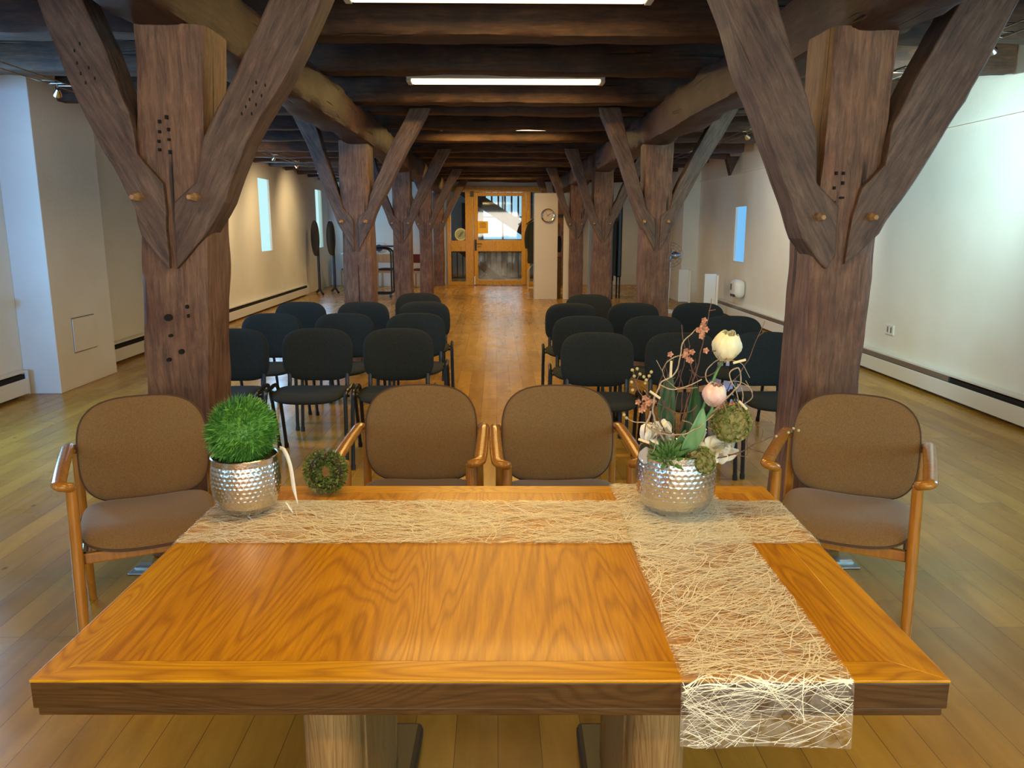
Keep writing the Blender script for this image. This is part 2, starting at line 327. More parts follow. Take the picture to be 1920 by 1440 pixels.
# ------------------------------------------------------------------ glazed door
bm=bmesh.new(); y0,y1=20.5,20.62
box(bm,-1.25,-1.15,y0,y1,0,2.47); box(bm,-.78,-.57,y0,y1,0,2.36); box(bm,-1.15,-.78,y0,y1,0,.09); box(bm,-1.15,-.78,y0,y1,.86,1.13)
box(bm,-1.15,1.12,y0,y1,2.34,2.47); box(bm,.77,.87,y0,y1,0,2.34); box(bm,1.07,1.13,y0,y1,0,2.34); box(bm,.87,1.07,y0,y1,0,.09)
fr=struct('door_1',bm,M['door'],smooth=False,bev=.006); meta(fr,'yellow pine screen frame around the far glass door','door frame')
mk('side_pane',B(-1.15,-.78,20.56,20.566,.09,.86),M['glass'],fr,smooth=False); mk('side_pane',B(-1.15,-.78,20.56,20.566,1.13,2.34),M['glass'],fr,smooth=False)
mk('side_pane',B(.87,1.07,20.56,20.566,.09,2.34),M['glass'],fr,smooth=False)
bm=bmesh.new(); x0,x1=-.56,.765
box(bm,x0,x0+.1,20.48,20.56,.015,2.33); box(bm,x1-.11,x1,20.48,20.56,.015,2.33); box(bm,x0+.1,x1-.11,20.48,20.56,.015,.13); box(bm,x0+.1,x1-.11,20.48,20.56,.86,1.14); box(bm,x0+.1,x1-.11,20.48,20.56,2.24,2.33)
dl=struct('door_2',bm,M['door'],smooth=False,bev=.006); meta(dl,'yellow pine door leaf with two glass panes','door')
mk('pane',B(x0+.1,x1-.11,20.52,20.526,.13,.86),M['glass'],dl,smooth=False); mk('pane',B(x0+.1,x1-.11,20.52,20.526,1.14,2.24),M['glass'],dl,smooth=False)
bm=B(-.545,-.495,20.465,20.48,.88,1.16); tube(bm,[(-.52,20.47,1.05),(-.52,20.42,1.05),(-.505,20.41,1.05),(-.36,20.41,1.05)],.011)
tube(bm,[(-.52,20.48,.95),(-.52,20.455,.95)],.016); mk('door_handle',bm,M['plastic'],dl)
mk('door_closer',B(-.64,-.56,20.44,20.5,2.23,2.36),M['plastic'],dl,smooth=False,bev=.008)
mk('floor_bolt',B(-.565,-.535,20.46,20.5,.02,.24),M['chrome'],dl,smooth=False,bev=.004)
# yellow paper notice on the glass
pap=noisy('yellow_notice_paper',(.85,.50,.03),(.9,.56,.05),sc=3,rough=.6,bump=0)
bm=B(-.475,-.20,20.512,20.517,1.31,1.62); o=mk('notice',bm,pap,smooth=False); meta(o,'yellow paper notice taped inside the glass of the far door','notice')
bm=bmesh.new()
for i,(a,b) in enumerate([(-.40,-.27),(-.43,-.24),(-.42,-.25),(-.41,-.26),(-.42,-.25)]):
    z=1.58-.03*i; box(bm,a,b,20.508,20.511,z-.006,z+.006)
mk('printed_lines',bm,mat('brown_ink',(.22,.08,.01),.7),o,smooth=False)
bm=bmesh.new(); lathe(bm,[(.0,0),(.155,0),(.16,.006),(.155,.012),(0,.012)],40)
o=mk('round_sticker',bm,noisy('green_sticker',(.62,.66,.42),(.70,.72,.5),sc=8,rough=.5,bump=0),rot=(PI/2,0,0),loc=(-.90,20.555,1.285)); meta(o,'round pale green emblem stuck on the side pane left of the far door','sticker')
bm=bmesh.new()
for a in (0,): lathe(bm,[(.118,.0),(.124,.0),(.124,.003),(.118,.003)],40); box(bm,-.02,-.005,-.08,.08,0,.003); box(bm,.01,.022,-.06,.09,0,.003)
mk('emblem',bm,mat('sticker_print',(.38,.42,.25),.6),o,loc=(0,0,.012),smooth=False)
o.children[0].rotation_euler=(0,0,R(-35))
# staircase beyond the door
st=thing('staircase','brown wooden staircase rising beyond the far glass door','staircase',(0,0,0))
def slab(p0,p1,w,d,**k):
    bm=bmesh.new(); timber(bm,p0,p1,w,d,.001,1,step=.4,**k); return bm
mk('stringer',slab((-1.3,23.2,2.75),(1.5,23.2,.95),.06,.34),M['stair'],st)
bm=bmesh.new()
for i in range(9): x=-.5+i*.19; box(bm,x-.025,x+.025,23.15,23.2,2.55-(x+.9)*.62,3.3)
mk('baluster',bm,M['stair'],st,smooth=False); st.children[-1]['kind']='stuff'
mk('lower_stringer',slab((-1.25,22.6,1.05),(.35,22.6,-.2),.06,.2),M['stair'],st)
bm=bmesh.new()
for i in range(12):
    x=-1.1+i*.2; z=2.70-.643*(x+1.3); box(bm,x,x+.24,23.24,23.9,z-.03,z)
mk('tread',bm,M['stair'],st,smooth=False); st.children[-1]['kind']='stuff'
rl=thing('balustrade','brown wooden landing balustrade low behind the far glass door','railing',(0,21.6,0))
mk('handrail',B(-1.6,1.3,-.03,.03,.80,.87),M['stair'],rl,smooth=False,bev=.01); mk('bottom_rail',B(-1.6,1.3,-.02,.02,.1,.15),M['stair'],rl,smooth=False)
for i in range(19):
    x=-1.5+i*.15; mk('baluster',B(x-.015,x+.015,-.015,.015,.15,.8),M['stair'],rl,smooth=False)
o=mk('notice_board',B(-1.05,-.6,24.9,24.96,1.35,2.2),mat('black_board',(.01,.012,.02),.5),smooth=False); meta(o,'black board on the stairwell wall seen through left pane','board')
# ------------------------------------------------------------------ radiators (low skirting convectors)
def convector(name,label,x,sgn,y0,y1,gap=None):
    t=thing(name,label,'radiator',(x,0,0)); s=sgn
    def bx(a,b,c,d,e,f): a,b=sorted((a*s,b*s)); return B(a,b,c,d,e,f)
    mk('front_panel',bx(.085,.10,y0,y1,.03,.165),M['white'],t,smooth=False,bev=.004)
    mk('top_cap',bx(0,.085,y0,y1,.215,.235),M['white'],t,smooth=False,bev=.003)
    mk('grille',bx(.01,.075,y0,y1,.06,.20),M['dark'],t,smooth=False)
    mk('end_plate',bx(0,.10,y0-.015,y0,.02,.235),M['white'],t,smooth=False); mk('end_plate',bx(0,.10,y1,y1+.015,.02,.235),M['white'],t,smooth=False)
    if gap: mk('slot_cover',bx(.075,.09,gap[0],gap[1],.17,.215),M['metal'],t,smooth=False)
    return t
convector('skirting_radiator','white skirting radiator at the left wall nearest the camera, before the pilaster',-4.25,1,2.2,6.95)
convector('skirting_radiator','long white skirting radiator under the left windows, beyond the pilaster',-4.25,1,8.25,17.6)
convector('skirting_radiator','long white skirting radiator along the right wall',3.98,-1,2.5,14.2,(6.6,14.2))
# ------------------------------------------------------------------ wall fittings
def plate(name,label,cat,x,sgn,y,z,w,h,d=.012,gr=None):
    a,b=sorted((x,x+sgn*d)); o=mk(name,B(a,b,y-w/2,y+w/2,z-h/2,z+h/2),M['white'],smooth=False,bev=.003); meta(o,label,cat,gr); return o
def holes(o,x,sgn,y,z,offs):
    for dy in offs: a,b=sorted((x+sgn*.012,x+sgn*.0135)); mk('socket_insert',B(a,b,y+dy-.012,y+dy+.012,z-.028,z+.028),M['metal'],o,smooth=False)
o=plate('double_socket','white double power socket on the right wall','socket',3.98,-1,7.85,.46,.16,.10); holes(o,3.98,-1,7.85,.46,(-.035,.035))
o=plate('power_socket','white power socket on left wall just beyond the pilaster','socket',-4.25,1,8.62,.47,.14,.10); holes(o,-4.25,1,8.62,.47,(-.03,.03))
o=plate('thermostat','small white thermostat on the left wall before the pilaster','thermostat',-4.25,1,6.72,.84,.09,.09,.04)
bm=bmesh.new(); lathe(bm,[(0,0),(.026,0),(.026,.03),(.02,.036),(0,.036)],20); mk('dial',bm,M['white'],o,loc=(-4.21,6.74,.84),rot=(0,PI/2,0))
o=mk('access_hatch',B(-3.93,-3.922,7.36,7.76,.33,.64),M['wall'],smooth=False,bev=.002); mk('hatch_gap',B(-3.9299,-3.9285,7.35,7.77,.32,.65),M['metal'],o,smooth=False); meta(o,'square plaster access hatch low in the left pilaster','hatch')
o=mk('sanitizer_dispenser',pad(.34,.30,.18,None,3.2),M['white'],loc=(3.885,12.7,.50),rot=(PI/2,0,PI/2)); meta(o,'white dispenser box on the right wall below the blue window','dispenser')
mk('window_slot',B(.02,.07,-.02,.08,-.096,-.085),M['plastic'],o,smooth=False,bev=.004); mk('base_slot',B(-.12,.08,-.12,-.08,-.09,-.06),M['plastic'],o,smooth=False)
# ------------------------------------------------------------------ ceiling joists and girders
JY=[3.52,4.95,6.02,7.5,8.15,9.45,10.7,12.2,13.2,14.2,15.2,16.3,17.3,18.3,19.3,20.2]
orn=['first','second','third','fourth','fifth','sixth','seventh','eighth','ninth','tenth','eleventh','twelfth','thirteenth','fourteenth','fifteenth','last']
extra={0:'meeting the nearest posts',1:'just behind the nearest lamp',3:'lit warm just behind the middle lamp',4:'carried on the second pair of posts',7:'carried on the third pair of posts',15:'right above the far door'}
for i,y in enumerate(JY):
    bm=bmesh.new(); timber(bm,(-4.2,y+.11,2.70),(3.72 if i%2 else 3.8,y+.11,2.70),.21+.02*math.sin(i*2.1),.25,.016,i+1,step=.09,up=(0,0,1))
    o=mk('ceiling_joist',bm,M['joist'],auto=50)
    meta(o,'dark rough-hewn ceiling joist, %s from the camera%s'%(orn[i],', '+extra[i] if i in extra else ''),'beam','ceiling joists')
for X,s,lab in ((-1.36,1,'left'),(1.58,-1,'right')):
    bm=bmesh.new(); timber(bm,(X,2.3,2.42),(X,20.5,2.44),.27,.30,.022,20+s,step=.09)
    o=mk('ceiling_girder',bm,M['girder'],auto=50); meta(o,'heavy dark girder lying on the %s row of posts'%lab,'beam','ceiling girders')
# ------------------------------------------------------------------ timber posts
def rough_poly(poly,jit,seed,step=.05):
    out=[]
    for i,(a,b) in enumerate(poly):
        c,d=poly[(i+1)%len(poly)]; L=math.hypot(c-a,d-b); n=max(1,int(L/step))
        for k in range(n):
            t=k/n; x=a+(c-a)*t; z=b+(d-b)*t
            q=noise.noise(V(x*5+seed*3.7,z*5,seed)); e=1 if k else .35
            nx,nz=(d-b)/L,-(c-a)/L; out.append((x+nx*q*jit*e,z+nz*q*jit*e))
    return out
# brace outlines relative to post centre: x across, z height (at the post 1 scale)
BL=[(-.50,2.60),(-.36,2.081),(-.235,1.77),(-.13,1.556),(-.115,1.447),(-.01,1.303),(0,1.535),(-.005,1.654),(-.10,1.771),(-.12,1.938),(-.20,2.203),(-.36,2.60)]
BR=[(.02,1.303),(.03,1.578),(.13,1.664),(.165,1.824),(.29,2.042),(.60,2.60),(.80,2.60),(.56,2.145),(.345,1.814),(.24,1.578),(.15,1.44)]
BL2=[(-.60,2.62),(-.42,2.2),(-.18,1.52),(-.10,1.38),(-.02,1.235),(-.02,1.47),(-.03,1.56),(-.12,1.66),(-.14,1.75),(-.30,2.25),(-.40,2.62)]
BR2=[(.02,1.24),(.03,1.58),(.12,1.66),(.15,1.80),(.34,2.2),(.56,2.62),(.76,2.62),(.46,2.1),(.19,1.60),(.14,1.46)]
def post(label,X,Y,w,d,top,seed,marks=(),outl=(BL,BR),lean=0,pegs=(-.10,.13),pz=1.6,ox=0,bmarks=((),())):
    t=thing('timber_post',label,'post',(X,Y,0),0,'braced timber posts')
    bm=bmesh.new(); timber(bm,(0,d/2,0),(lean,d/2,top),w,d,.010,seed,step=.05,up=(0,1,0),w1=w*1.0)
    for (mx,mz,mw,mh) in marks:   # carved notches: raised dark prisms, the shade put into their colour
        prism(bm,[(mx+mw/2*math.cos(a),mz+mh/2*math.sin(a)) for a in [2*PI*q/(10 if mw>.013 else 4)+(0 if mw>.013 else PI/4) for q in range(10 if mw>.013 else 4)]] if mh<.5 else [(mx,mz-mh/2),(mx+.006,mz),(mx,mz+mh/2),(mx-.006,mz)],-.012,.03,mi=1)
    mk('shaft',bm,[M['post'],M['dark']],t,auto=60)
    for k,pl in enumerate(outl):
        bm=bmesh.new(); prism(bm,rough_poly([(a+ox,b) for a,b in pl],.012,seed+k),-.022,.15)
        for (mx,mz) in bmarks[k]: box(bm,mx-.007,mx+.007,-.0235,0,mz-.011,mz+.011,mi=1)  # brace notches as raised dark blocks, shade put into the colour
        o=mk('brace',bm,[M['braceL' if k==0 else 'braceR'],M['dark']],t,smooth=False,bev=.008)
    for px in pegs:
        bm=bmesh.new(); tube(bm,[(px+ox,.05,pz),(px+ox-.008,-.05,pz),(px+ox-.012,-.085,pz-.002)],[.021,.019,.010],n=6); mk('wooden_peg',bm,M['peg'],t,smooth=False)
    return t
mk1=[(0.038,1.099,0.034,0.030),(0.121,1.145,0.014,0.018),(0.123,1.106,0.010,0.020),(0.041,1.021,0.016,0.014),(0.081,0.951,0.022,0.022),(0.025,0.916,0.018,0.016),(0.099,1.918,0.012,0.022),(0.069,1.901,0.012,0.018),(0.103,1.870,0.012,0.018),(0.066,1.861,0.012,0.016),(0.060,1.823,0.012,0.016),(0.102,1.830,0.012,0.014),(0.060,1.790,0.012,0.016),(0.102,1.781,0.012,0.022)]
p=post('nearest left timber post, two light pegs in its V braces, behind leftmost brown chair',-1.44,3.40,.295,.30,2.28,1,mk1,lean=.13,ox=.075,bmarks=([(x+1.44,z) for x,z in ((-1.677,2.168),(-1.671,2.122),(-1.661,2.082),(-1.645,2.047),(-1.653,2.194),(-1.627,2.104),(-1.607,2.064))],[(x+1.44,z) for x,z in ((-1.03,1.93),(-1.012,1.957),(-.995,1.985),(-.98,2.015),(-.964,2.05),(-.99,1.93),(-.97,1.965),(-.946,2.0),(-.929,2.04))]))
bm=bmesh.new(); tube(bm,[(.13,.22,1.12),(.17,.2,1.13),(.21,.19,1.10)],[.016,.014,.010],n=6); mk('coat_peg',bm,M['peg'],p,smooth=False)
R1L=[(-.66,2.60),(-.40,2.0),(-.16,1.43),(-.05,1.30),(-.01,1.36),(-.015,1.565),(-.115,1.66),(-.13,1.86),(-.32,2.35),(-.41,2.60)]
R1R=[(.03,1.32),(.045,1.51),(.075,1.64),(.165,1.735),(.185,1.90),(.36,2.28),(.52,2.60),(.76,2.60),(.48,1.985),(.17,1.45)]
mk2=[(-.03,1.70,.012,.02),(0,1.70,.012,.018),(-.035,1.64,.012,.018),(-.03,1.58,.012,.018),(.0,1.66,.012,.02),(-.045,1.53,.03,.028),(0,1.6,.02,.01)]
post('nearest right timber post, darker and leaning outward, behind rightmost brown chair',1.46,3.40,.28,.30,2.28,2,mk2,(R1L,R1R),lean=.06,pegs=(-.09,.13),pz=1.52)
rest=[('second left timber post, grey with a long vertical crack, behind the left chair rows',-1.395,8.05,.30,.32,3),
 ('second right timber post, behind the right chair rows',1.62,8.05,.30,.32,4),
 ('third left timber post, dark brown, between crack-lined post and wooden chair',-1.42,12.15,.29,.30,5),
 ('third right timber post, dark brown, right of the narrow white panel',1.62,12.15,.30,.30,6),
 ('fourth left timber post, thin reddish, second to last before the far door',-1.43,16.3,.26,.28,7),
 ('fourth right timber post, reddish, beside the white cabinet with the clock',1.62,16.1,.27,.28,8)]
for lab,X,Y,w,d,s in rest:
    sc=.94+.06*(s%3)
    pl=[[(a*(1+.02*(s%3)),b) for a,b in BL2],[(a,b-.01*(s%2)) for a,b in BR2]]
    q=post(lab,X,Y,w,d,2.31,s,((.01,.55,.012,1.1),) if s==3 else (),pl,pegs=(-.13,.11),pz=1.53)
post('last left timber post, right beside the yellow frame of the far door',-1.44,20.15,.26,.26,2.31,9,(),(BL2,BR2))
post('last right timber post, far end of the right row beside the end wall',1.60,20.15,.26,.26,2.31,10,(),(BL2,BR2))
for X,Y,s in ((-1.46,3.28,'left'),(1.46,3.28,'right')):
    t=thing('floor_socket_plate','flat steel floor plate at the foot of the nearest %s post'%s,'plate',(X,Y,0))
    mk('plate',B(-.14,.14,-.06,.06,0,.008),M['metal'],t,smooth=False,bev=.003); mk('rib',B(-.13,.13,-.012,.012,.008,.014),M['chrome'],t,smooth=False)
for X,s in ((-4.1,-1),(3.85,1)):
    bm=bmesh.new(); prism(bm,[(X-.11,2.6),(X+.11,2.6),(X-.02*s,2.30)],13.2,13.35); o=mk('wall_corbel',bm,M['joist'],smooth=False,bev=.005)
    meta(o,'dark pointed wooden corbel under the joists at the %s wall'%('left' if s<0 else 'right'),'corbel')
# ------------------------------------------------------------------ ceiling lamps
WARM=(1,.62,.17)
for i,(y,lab) in enumerate([(-1.0,'added unseen strip lamp behind the viewpoint, front fill'),(1.75,'white strip ceiling lamp above the table, just out of view'),(4.58,'white strip ceiling lamp nearest the camera at the top edge'),(7.11,'thin white strip ceiling lamp in the middle of the ceiling'),(10.43,'thin white strip ceiling lamp farther back'),(14.6,'small white strip ceiling lamp deep under the far joists'),(18.8,'white strip ceiling lamp close to the far door')]):  # first lamp is added behind the viewpoint to light the post fronts
    if i==5: lab='white strip ceiling lamp hidden between the far joists'
    t=thing('strip_lamp',lab,'lamp',((0,.02,.02,.09,.13,.05,0)[i],y,0),0,'strip lamps')
    z=2.68; mk('mounting_rail',B(-.5,.5,-.02,.02,z+.08,2.842),M['white'],t,smooth=False); mk('housing',B(-.84,.84,-.09,.09,z+.022,z+.08),M['white'],t,smooth=False,bev=.01)
    mk('diffuser',B(-.80,.80,-.075,.075,z,z+.022),M['lamp'],t,smooth=False,bev=.010)
    mk('end_cap',B(-.84,-.80,-.085,.085,z-.004,z+.024),M['white'],t,smooth=False,bev=.006); mk('end_cap',B(.80,.84,-.085,.085,z-.004,z+.024),M['white'],t,smooth=False,bev=.006)
    area('strip_lamp_light',(.02,y,z-.012),(0,0,0),1.58,.13,(60,25,26,42,42,50,52)[i],WARM)
# ------------------------------------------------------------------ cable spot lights near both walls
def cable(label,x,y0,y1,heads,grp):
    t=thing('cable_track',label,'cable',(x,0,0))
    for dx in (-.06,.06): mk('cable',T([(dx,y0,2.45),(dx,(y0+y1)/2,2.435),(dx,y1,2.45)],.004,n=5),M['wire'],t)
    for (y,aim,pw,c) in heads:
        h=thing('halogen_spot',None,None,(x,y,2.45))
        bm=T([(-.06,0,0),(.06,0,0)],.006,n=5); tube(bm,[(0,0,0),(0,0,-.05)],.005,n=5); tube(bm,[(-.05,.1,0),(-.05,-.1,0),(.05,-.1,0),(.05,.1,0),(-.05,.1,0)],.005,n=5); mk('bracket',bm,M['wire'],h)
        d=Vector(aim).normalized(); bm=bmesh.new(); q=V(0,0,-.06); tube(bm,[q-d*.03,q+d*.005,q+d*.025],[.012,.025,.03],n=12); mk('lamp_head',bm,M['chrome'],h)
        bm=bmesh.new(); tube(bm,[q+d*.026,q+d*.029],.022,n=12); mk('bulb',bm,M['spot'],h)
        meta(h,'%s'%('small halogen spot on the %s cable, %s'%(grp,lab_h.pop(0))),'spotlight','halogen spots on %s cable'%grp)
        l=D.lights.new('spot_beam','SPOT'); l.energy=pw; l.color=c; l.spot_size=R(105); l.spot_blend=1; l.shadow_soft_size=.03
        lo=D.objects.new('spot_beam',l); COL.objects.link(lo); lo.location=V(x,y,2.39)+d*.05; lo.rotation_euler=d.to_track_quat('-Z','Y').to_euler()
lab_h=['upper left corner of the view','between the nearest left brace and pilaster','bright one left of the second post','added wall fill between the two left windows','above the farther left window','added wall fill deepest on the left side']
HW=(1,.72,.36)
cable('pair of thin steel cables strung high along the left wall',-3.02,3.6,18.5,[(4.64,(.5,.3,-1),12,HW),(5.8,(-.6,.8,-.6),10,HW),(11.2,(-1,1.6,-.8),150,HW),(12.5,(-1,.1,-.7),60,HW),(14.0,(-1,.5,-.9),80,HW),(16.3,(-1,.3,-.7),75,HW)],'left')  # fourth and sixth heads added to brighten the left wall
lab_h=['upper right corner of the view','right of the nearest right post','left of the second right brace','deep behind the second right post']
cable('pair of thin steel cables strung high along the right wall',2.58,3.2,13.5,[(4.33,(1,.9,-.5),75,(.66,.97,.95)),(5.2,(1,1.8,-.5),260,(.66,.97,.95)),(8.4,(1,.9,-.6),150,(.9,.97,.95)),(10.6,(1,.8,-.7),60,(1,.85,.65))],'right')
# ------------------------------------------------------------------ black stacking chairs
def iso_chair(label,x,y,rz,group):
    global ISO
    if ISO is None:
        t=thing('stacking_chair',label,'chair',(x,y,0),rz,group)
        def sb(p):
            x_,y_=p.x,p.y; z=.445+p.z-.10*max(0,-y_-.08)**1.3*2.2-.012*(1-(x_/.23)**2)
            return V(x_,y_-.0,z)
        mk('seat',pad(.46,.42,.05,sb,3.6),M['black'],t,loc=(0,-.02,0),auto=0)
        def bb(p):
            return V(p.x, .235+.06*(p.y)-p.z+.035*(1-(p.x/.235)**2)-.02, .645+p.y)
        mk('backrest',pad(.465,.35,.042,bb,3.4),M['black'],t,auto=0)
        for s in (-1,1):
            mk('front_leg',T(catmull([(s*.252,-.235,0),(s*.248,-.19,.36),(s*.246,-.17,.44),(s*.25,-.13,.475),(s*.25,-.07,.47)],5),.0125,n=8,ry=.0125),M['bmetal'],t)
            mk('rear_leg',T(catmull([(s*.252,.27,0),(s*.248,.16,.36),(s*.246,.12,.44),(s*.25,.07,.475),(s*.25,-.07,.47)],5),.0125,n=8),M['bmetal'],t)
            mk('seat_bracket',T([(s*.25,-.05,.46),(s*.17,-.05,.425)],.009,n=6),M['bmetal'],t)
            mk('back_post',T(catmull([(s*.19,.02,.42),(s*.19,.17,.42),(s*.19,.205,.46),(s*.19,.225,.60)],5),.014,n=8,ry=.009),M['bmetal'],t)
        mk('crossbar',T([(-.25,-.05,.425),(.25,-.05,.425)],.009,n=6),M['bmetal'],t)
        for s in (-1,1):
            for yy in (-.235,.27): mk('foot_cap',T([(s*.252,yy,0),(s*.251,yy*.97,.03)],.0155,n=8),M['plastic'],t)
        ISO=t; return t
    c=ISO.copy(); COL.objects.link(c); c.location=(x,y,0); c.rotation_euler=(0,0,rz); c['label']=label; c['group']=group
    for ch in ISO_CH:
        d=ch.copy(); COL.objects.link(d); d.parent=c
    return c
ISO=None; random.seed(4)
rows=[('first',-1,4.98,(-1.735,-1.185,-.645)),('second',-1,5.90,(-1.735,-1.18,-.625)),('third',-1,6.88,(-1.75,-1.18,-.64)),
      ('first',1,4.72,(.63,1.17,1.72)),('second',1,5.66,(.64,1.18,1.76)),('third',1,6.70,(.65,1.21,1.77))]
names={-1:('leftmost','middle','aisle-side'),1:('aisle-side','middle','rightmost')}
for r,s,y,xs in rows:
    for k,x in enumerate(xs):
        sd='left' if s<0 else 'right'
        o=iso_chair('black fabric stacking chair in the %s row of the %s block, %s of three'%(r,sd,names[s][k]),x,y+random.uniform(-.02,.02),R(random.uniform(-2,2)+(1.5 if s<0 else -1.5)),'black chairs of the %s block'%sd)
        if len(COL.objects) and ISO is o: ISO_CH=list(ISO.children)
iso_chair('black fabric stacking chair alone at the back of the left block',-.78,7.82,R(2),'black chairs of the left block')
iso_chair('black fabric stacking chair alone at the back of the right block',.91,7.62,R(-2),'black chairs of the right block')
# ------------------------------------------------------------------ brown armchairs
BCH=None
def brown(label,x,y,rz):
    global BCH,BCC
    if BCH is None:
        t=thing('armchair',label,'chair',(x,y,0),rz,'brown armchairs behind the table')
        def sb(p): return V(p.x,p.y-.02,.435+p.z-.06*max(0,-p.y-.12)*2.5-.022*(1-(p.x/.23)**2)+.01)
        mk('seat',pad(.45,.46,.07,sb,3.8),M['brown'],t,auto=0)
        def bb(p): return V(p.x,.215+.13*(p.y)-p.z+.045*(1-(p.x/.23)**2)-.02,.632+p.y)
        b=mk('backrest',pad(.455,.40,.055,bb,3.2),M['brown'],t,auto=0)
        pts=[]
        for j in range(73):
            a=2*PI*j/72; n=3.2; ca,sa=math.cos(a),math.sin(a)
            pts.append(bb(V(.2285*math.copysign(abs(ca)**(2/n),ca),.2005*math.copysign(abs(sa)**(2/n),sa),0)))
        mk('piping',T(pts,.0042,n=6),M['brown_pipe'],b)
        pts=[]
        for j in range(73):
            a=2*PI*j/72; n=3.8; ca,sa=math.cos(a),math.sin(a)
            pts.append(sb(V(.226*math.copysign(abs(ca)**(2/n),ca),.231*math.copysign(abs(sa)**(2/n),sa),-.004)))
        mk('piping',T(pts,.0042,n=6),M['brown_pipe'],t.children[0])
        mk('seat_rail',B(-.225,.225,-.20,-.175,.355,.395),M['cherry'],t,smooth=False,bev=.006); mk('seat_rail',B(-.225,.225,.17,.195,.355,.40),M['cherry'],t,smooth=False,bev=.006)
        for s in (-1,1):
            mk('side_rail',B(*sorted((s*.222,s*.20)),-.2,.2,.355,.395),M['cherry'],t,smooth=False,bev=.006)
            mk('front_leg',T([(s*.235,-.255,0),(s*.230,-.235,.30),(s*.224,-.232,.60),(s*.224,-.232,.640)],[.015,.019,.018,.017],n=12),M['cherry'],t)
            mk('rear_leg',T([(s*.242,.33,0),(s*.238,.25,.30),(s*.235,.235,.60),(s*.235,.235,.640)],[.015,.018,.017,.016],n=12),M['cherry'],t)
            # flat bent arm: in at both ends, bulging outward between
            path=catmull([(s*.222,-.235,.642),(s*.238,-.252,.652),(s*.256,-.245,.656),(s*.259,-.20,.658),(s*.260,-.05,.664),(s*.259,.12,.668),(s*.258,.205,.668),(s*.248,.238,.660),(s*.232,.236,.645)],6)
            m_=len(path); rad=[.016+.009*math.sin(PI*min(1,max(0,(i/(m_-1)))))**.5 for i in range(m_)]
            bm=bmesh.new(); rings=[]; nn=14
            for i,pp in enumerate(path):
                tg=(path[min(i+1,m_-1)]-path[max(i-1,0)]).normalized(); u=V(0,0,1).cross(tg).normalized(); v=tg.cross(u)
                rings.append([bm.verts.new(pp+u*math.cos(2*PI*j/nn)*rad[i]*.95+v*math.sin(2*PI*j/nn)*.0165) for j in range(nn)])
            for a,b2 in zip(rings,rings[1:]):
                for j in range(nn): bm.faces.new((a[j],a[(j+1)%nn],b2[(j+1)%nn],b2[j]))
            bm.faces.new(rings[0]); bm.faces.new(rings[-1])
            mk('armrest',bm,M['cherry'],t,auto=60)
        BCH=t; BCC=[(c,list(c.children)) for c in t.children]; return t
    c=BCH.copy(); COL.objects.link(c); c.location=(x,y,0); c.rotation_euler=(0,0,rz); c['label']=label
    for ch,gs in BCC:
        d=ch.copy(); COL.objects.link(d); d.parent=c
        for g in gs: e=g.copy(); COL.objects.link(e); e.parent=d
    return c
brown('brown armchair turned inward, leftmost of the row, before the nearest left post',-1.285,2.80,R(24))
brown('brown armchair facing the table, left of the centre aisle',-.315,2.97,R(-1))
brown('brown armchair facing the table, right of the centre aisle, beside the flower pot',.255,2.95,R(1.5))
brown('brown armchair turned inward, rightmost of the row, before the nearest right post',1.30,2.77,R(-28))
# ------------------------------------------------------------------ table
TB=thing('conference_table','honey oak table with a framed top and double pedestals','table',(-.003,1.67,0),R(-1.2))
hw,hd=.757,.495; zt=.75; bw=.075
mk('veneer_panel',B(-hw+bw,hw-bw,-hd+bw*.8,hd-bw*.8,zt-.0051,zt),M['oakc'],TB,smooth=False)
for s in (-1,1):
    bm=bmesh.new(); prism(bm,[(-hw,s*hd),(hw,s*hd),(hw-bw,s*(hd-bw*.8)),(-hw+bw,s*(hd-bw*.8))],zt-.005,zt+.0004,axis='z'); mk('border_strip',bm,M['oakfx'],TB,smooth=False,bev=.0015)
    bm=bmesh.new(); prism(bm,[(s*hw,-hd),(s*hw,hd),(s*(hw-bw),hd-bw*.8),(s*(hw-bw),-hd+bw*.8)],zt-.005,zt+.0004,axis='z'); mk('border_strip',bm,M['oakfy'],TB,smooth=False,bev=.0015)
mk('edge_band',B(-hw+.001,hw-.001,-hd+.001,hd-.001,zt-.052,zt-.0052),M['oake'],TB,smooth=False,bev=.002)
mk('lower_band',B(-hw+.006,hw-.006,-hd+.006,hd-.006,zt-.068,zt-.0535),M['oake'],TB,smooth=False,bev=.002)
for s in (-1,1):
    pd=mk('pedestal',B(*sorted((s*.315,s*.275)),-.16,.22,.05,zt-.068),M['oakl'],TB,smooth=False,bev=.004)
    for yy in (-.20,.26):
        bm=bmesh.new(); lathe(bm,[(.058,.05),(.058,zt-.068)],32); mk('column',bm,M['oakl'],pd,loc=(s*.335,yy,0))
    mk('foot',B(*sorted((s*.225,s*.40)),-.40,.42,0,.05),M['footmetal'],TB,smooth=False,bev=.015)
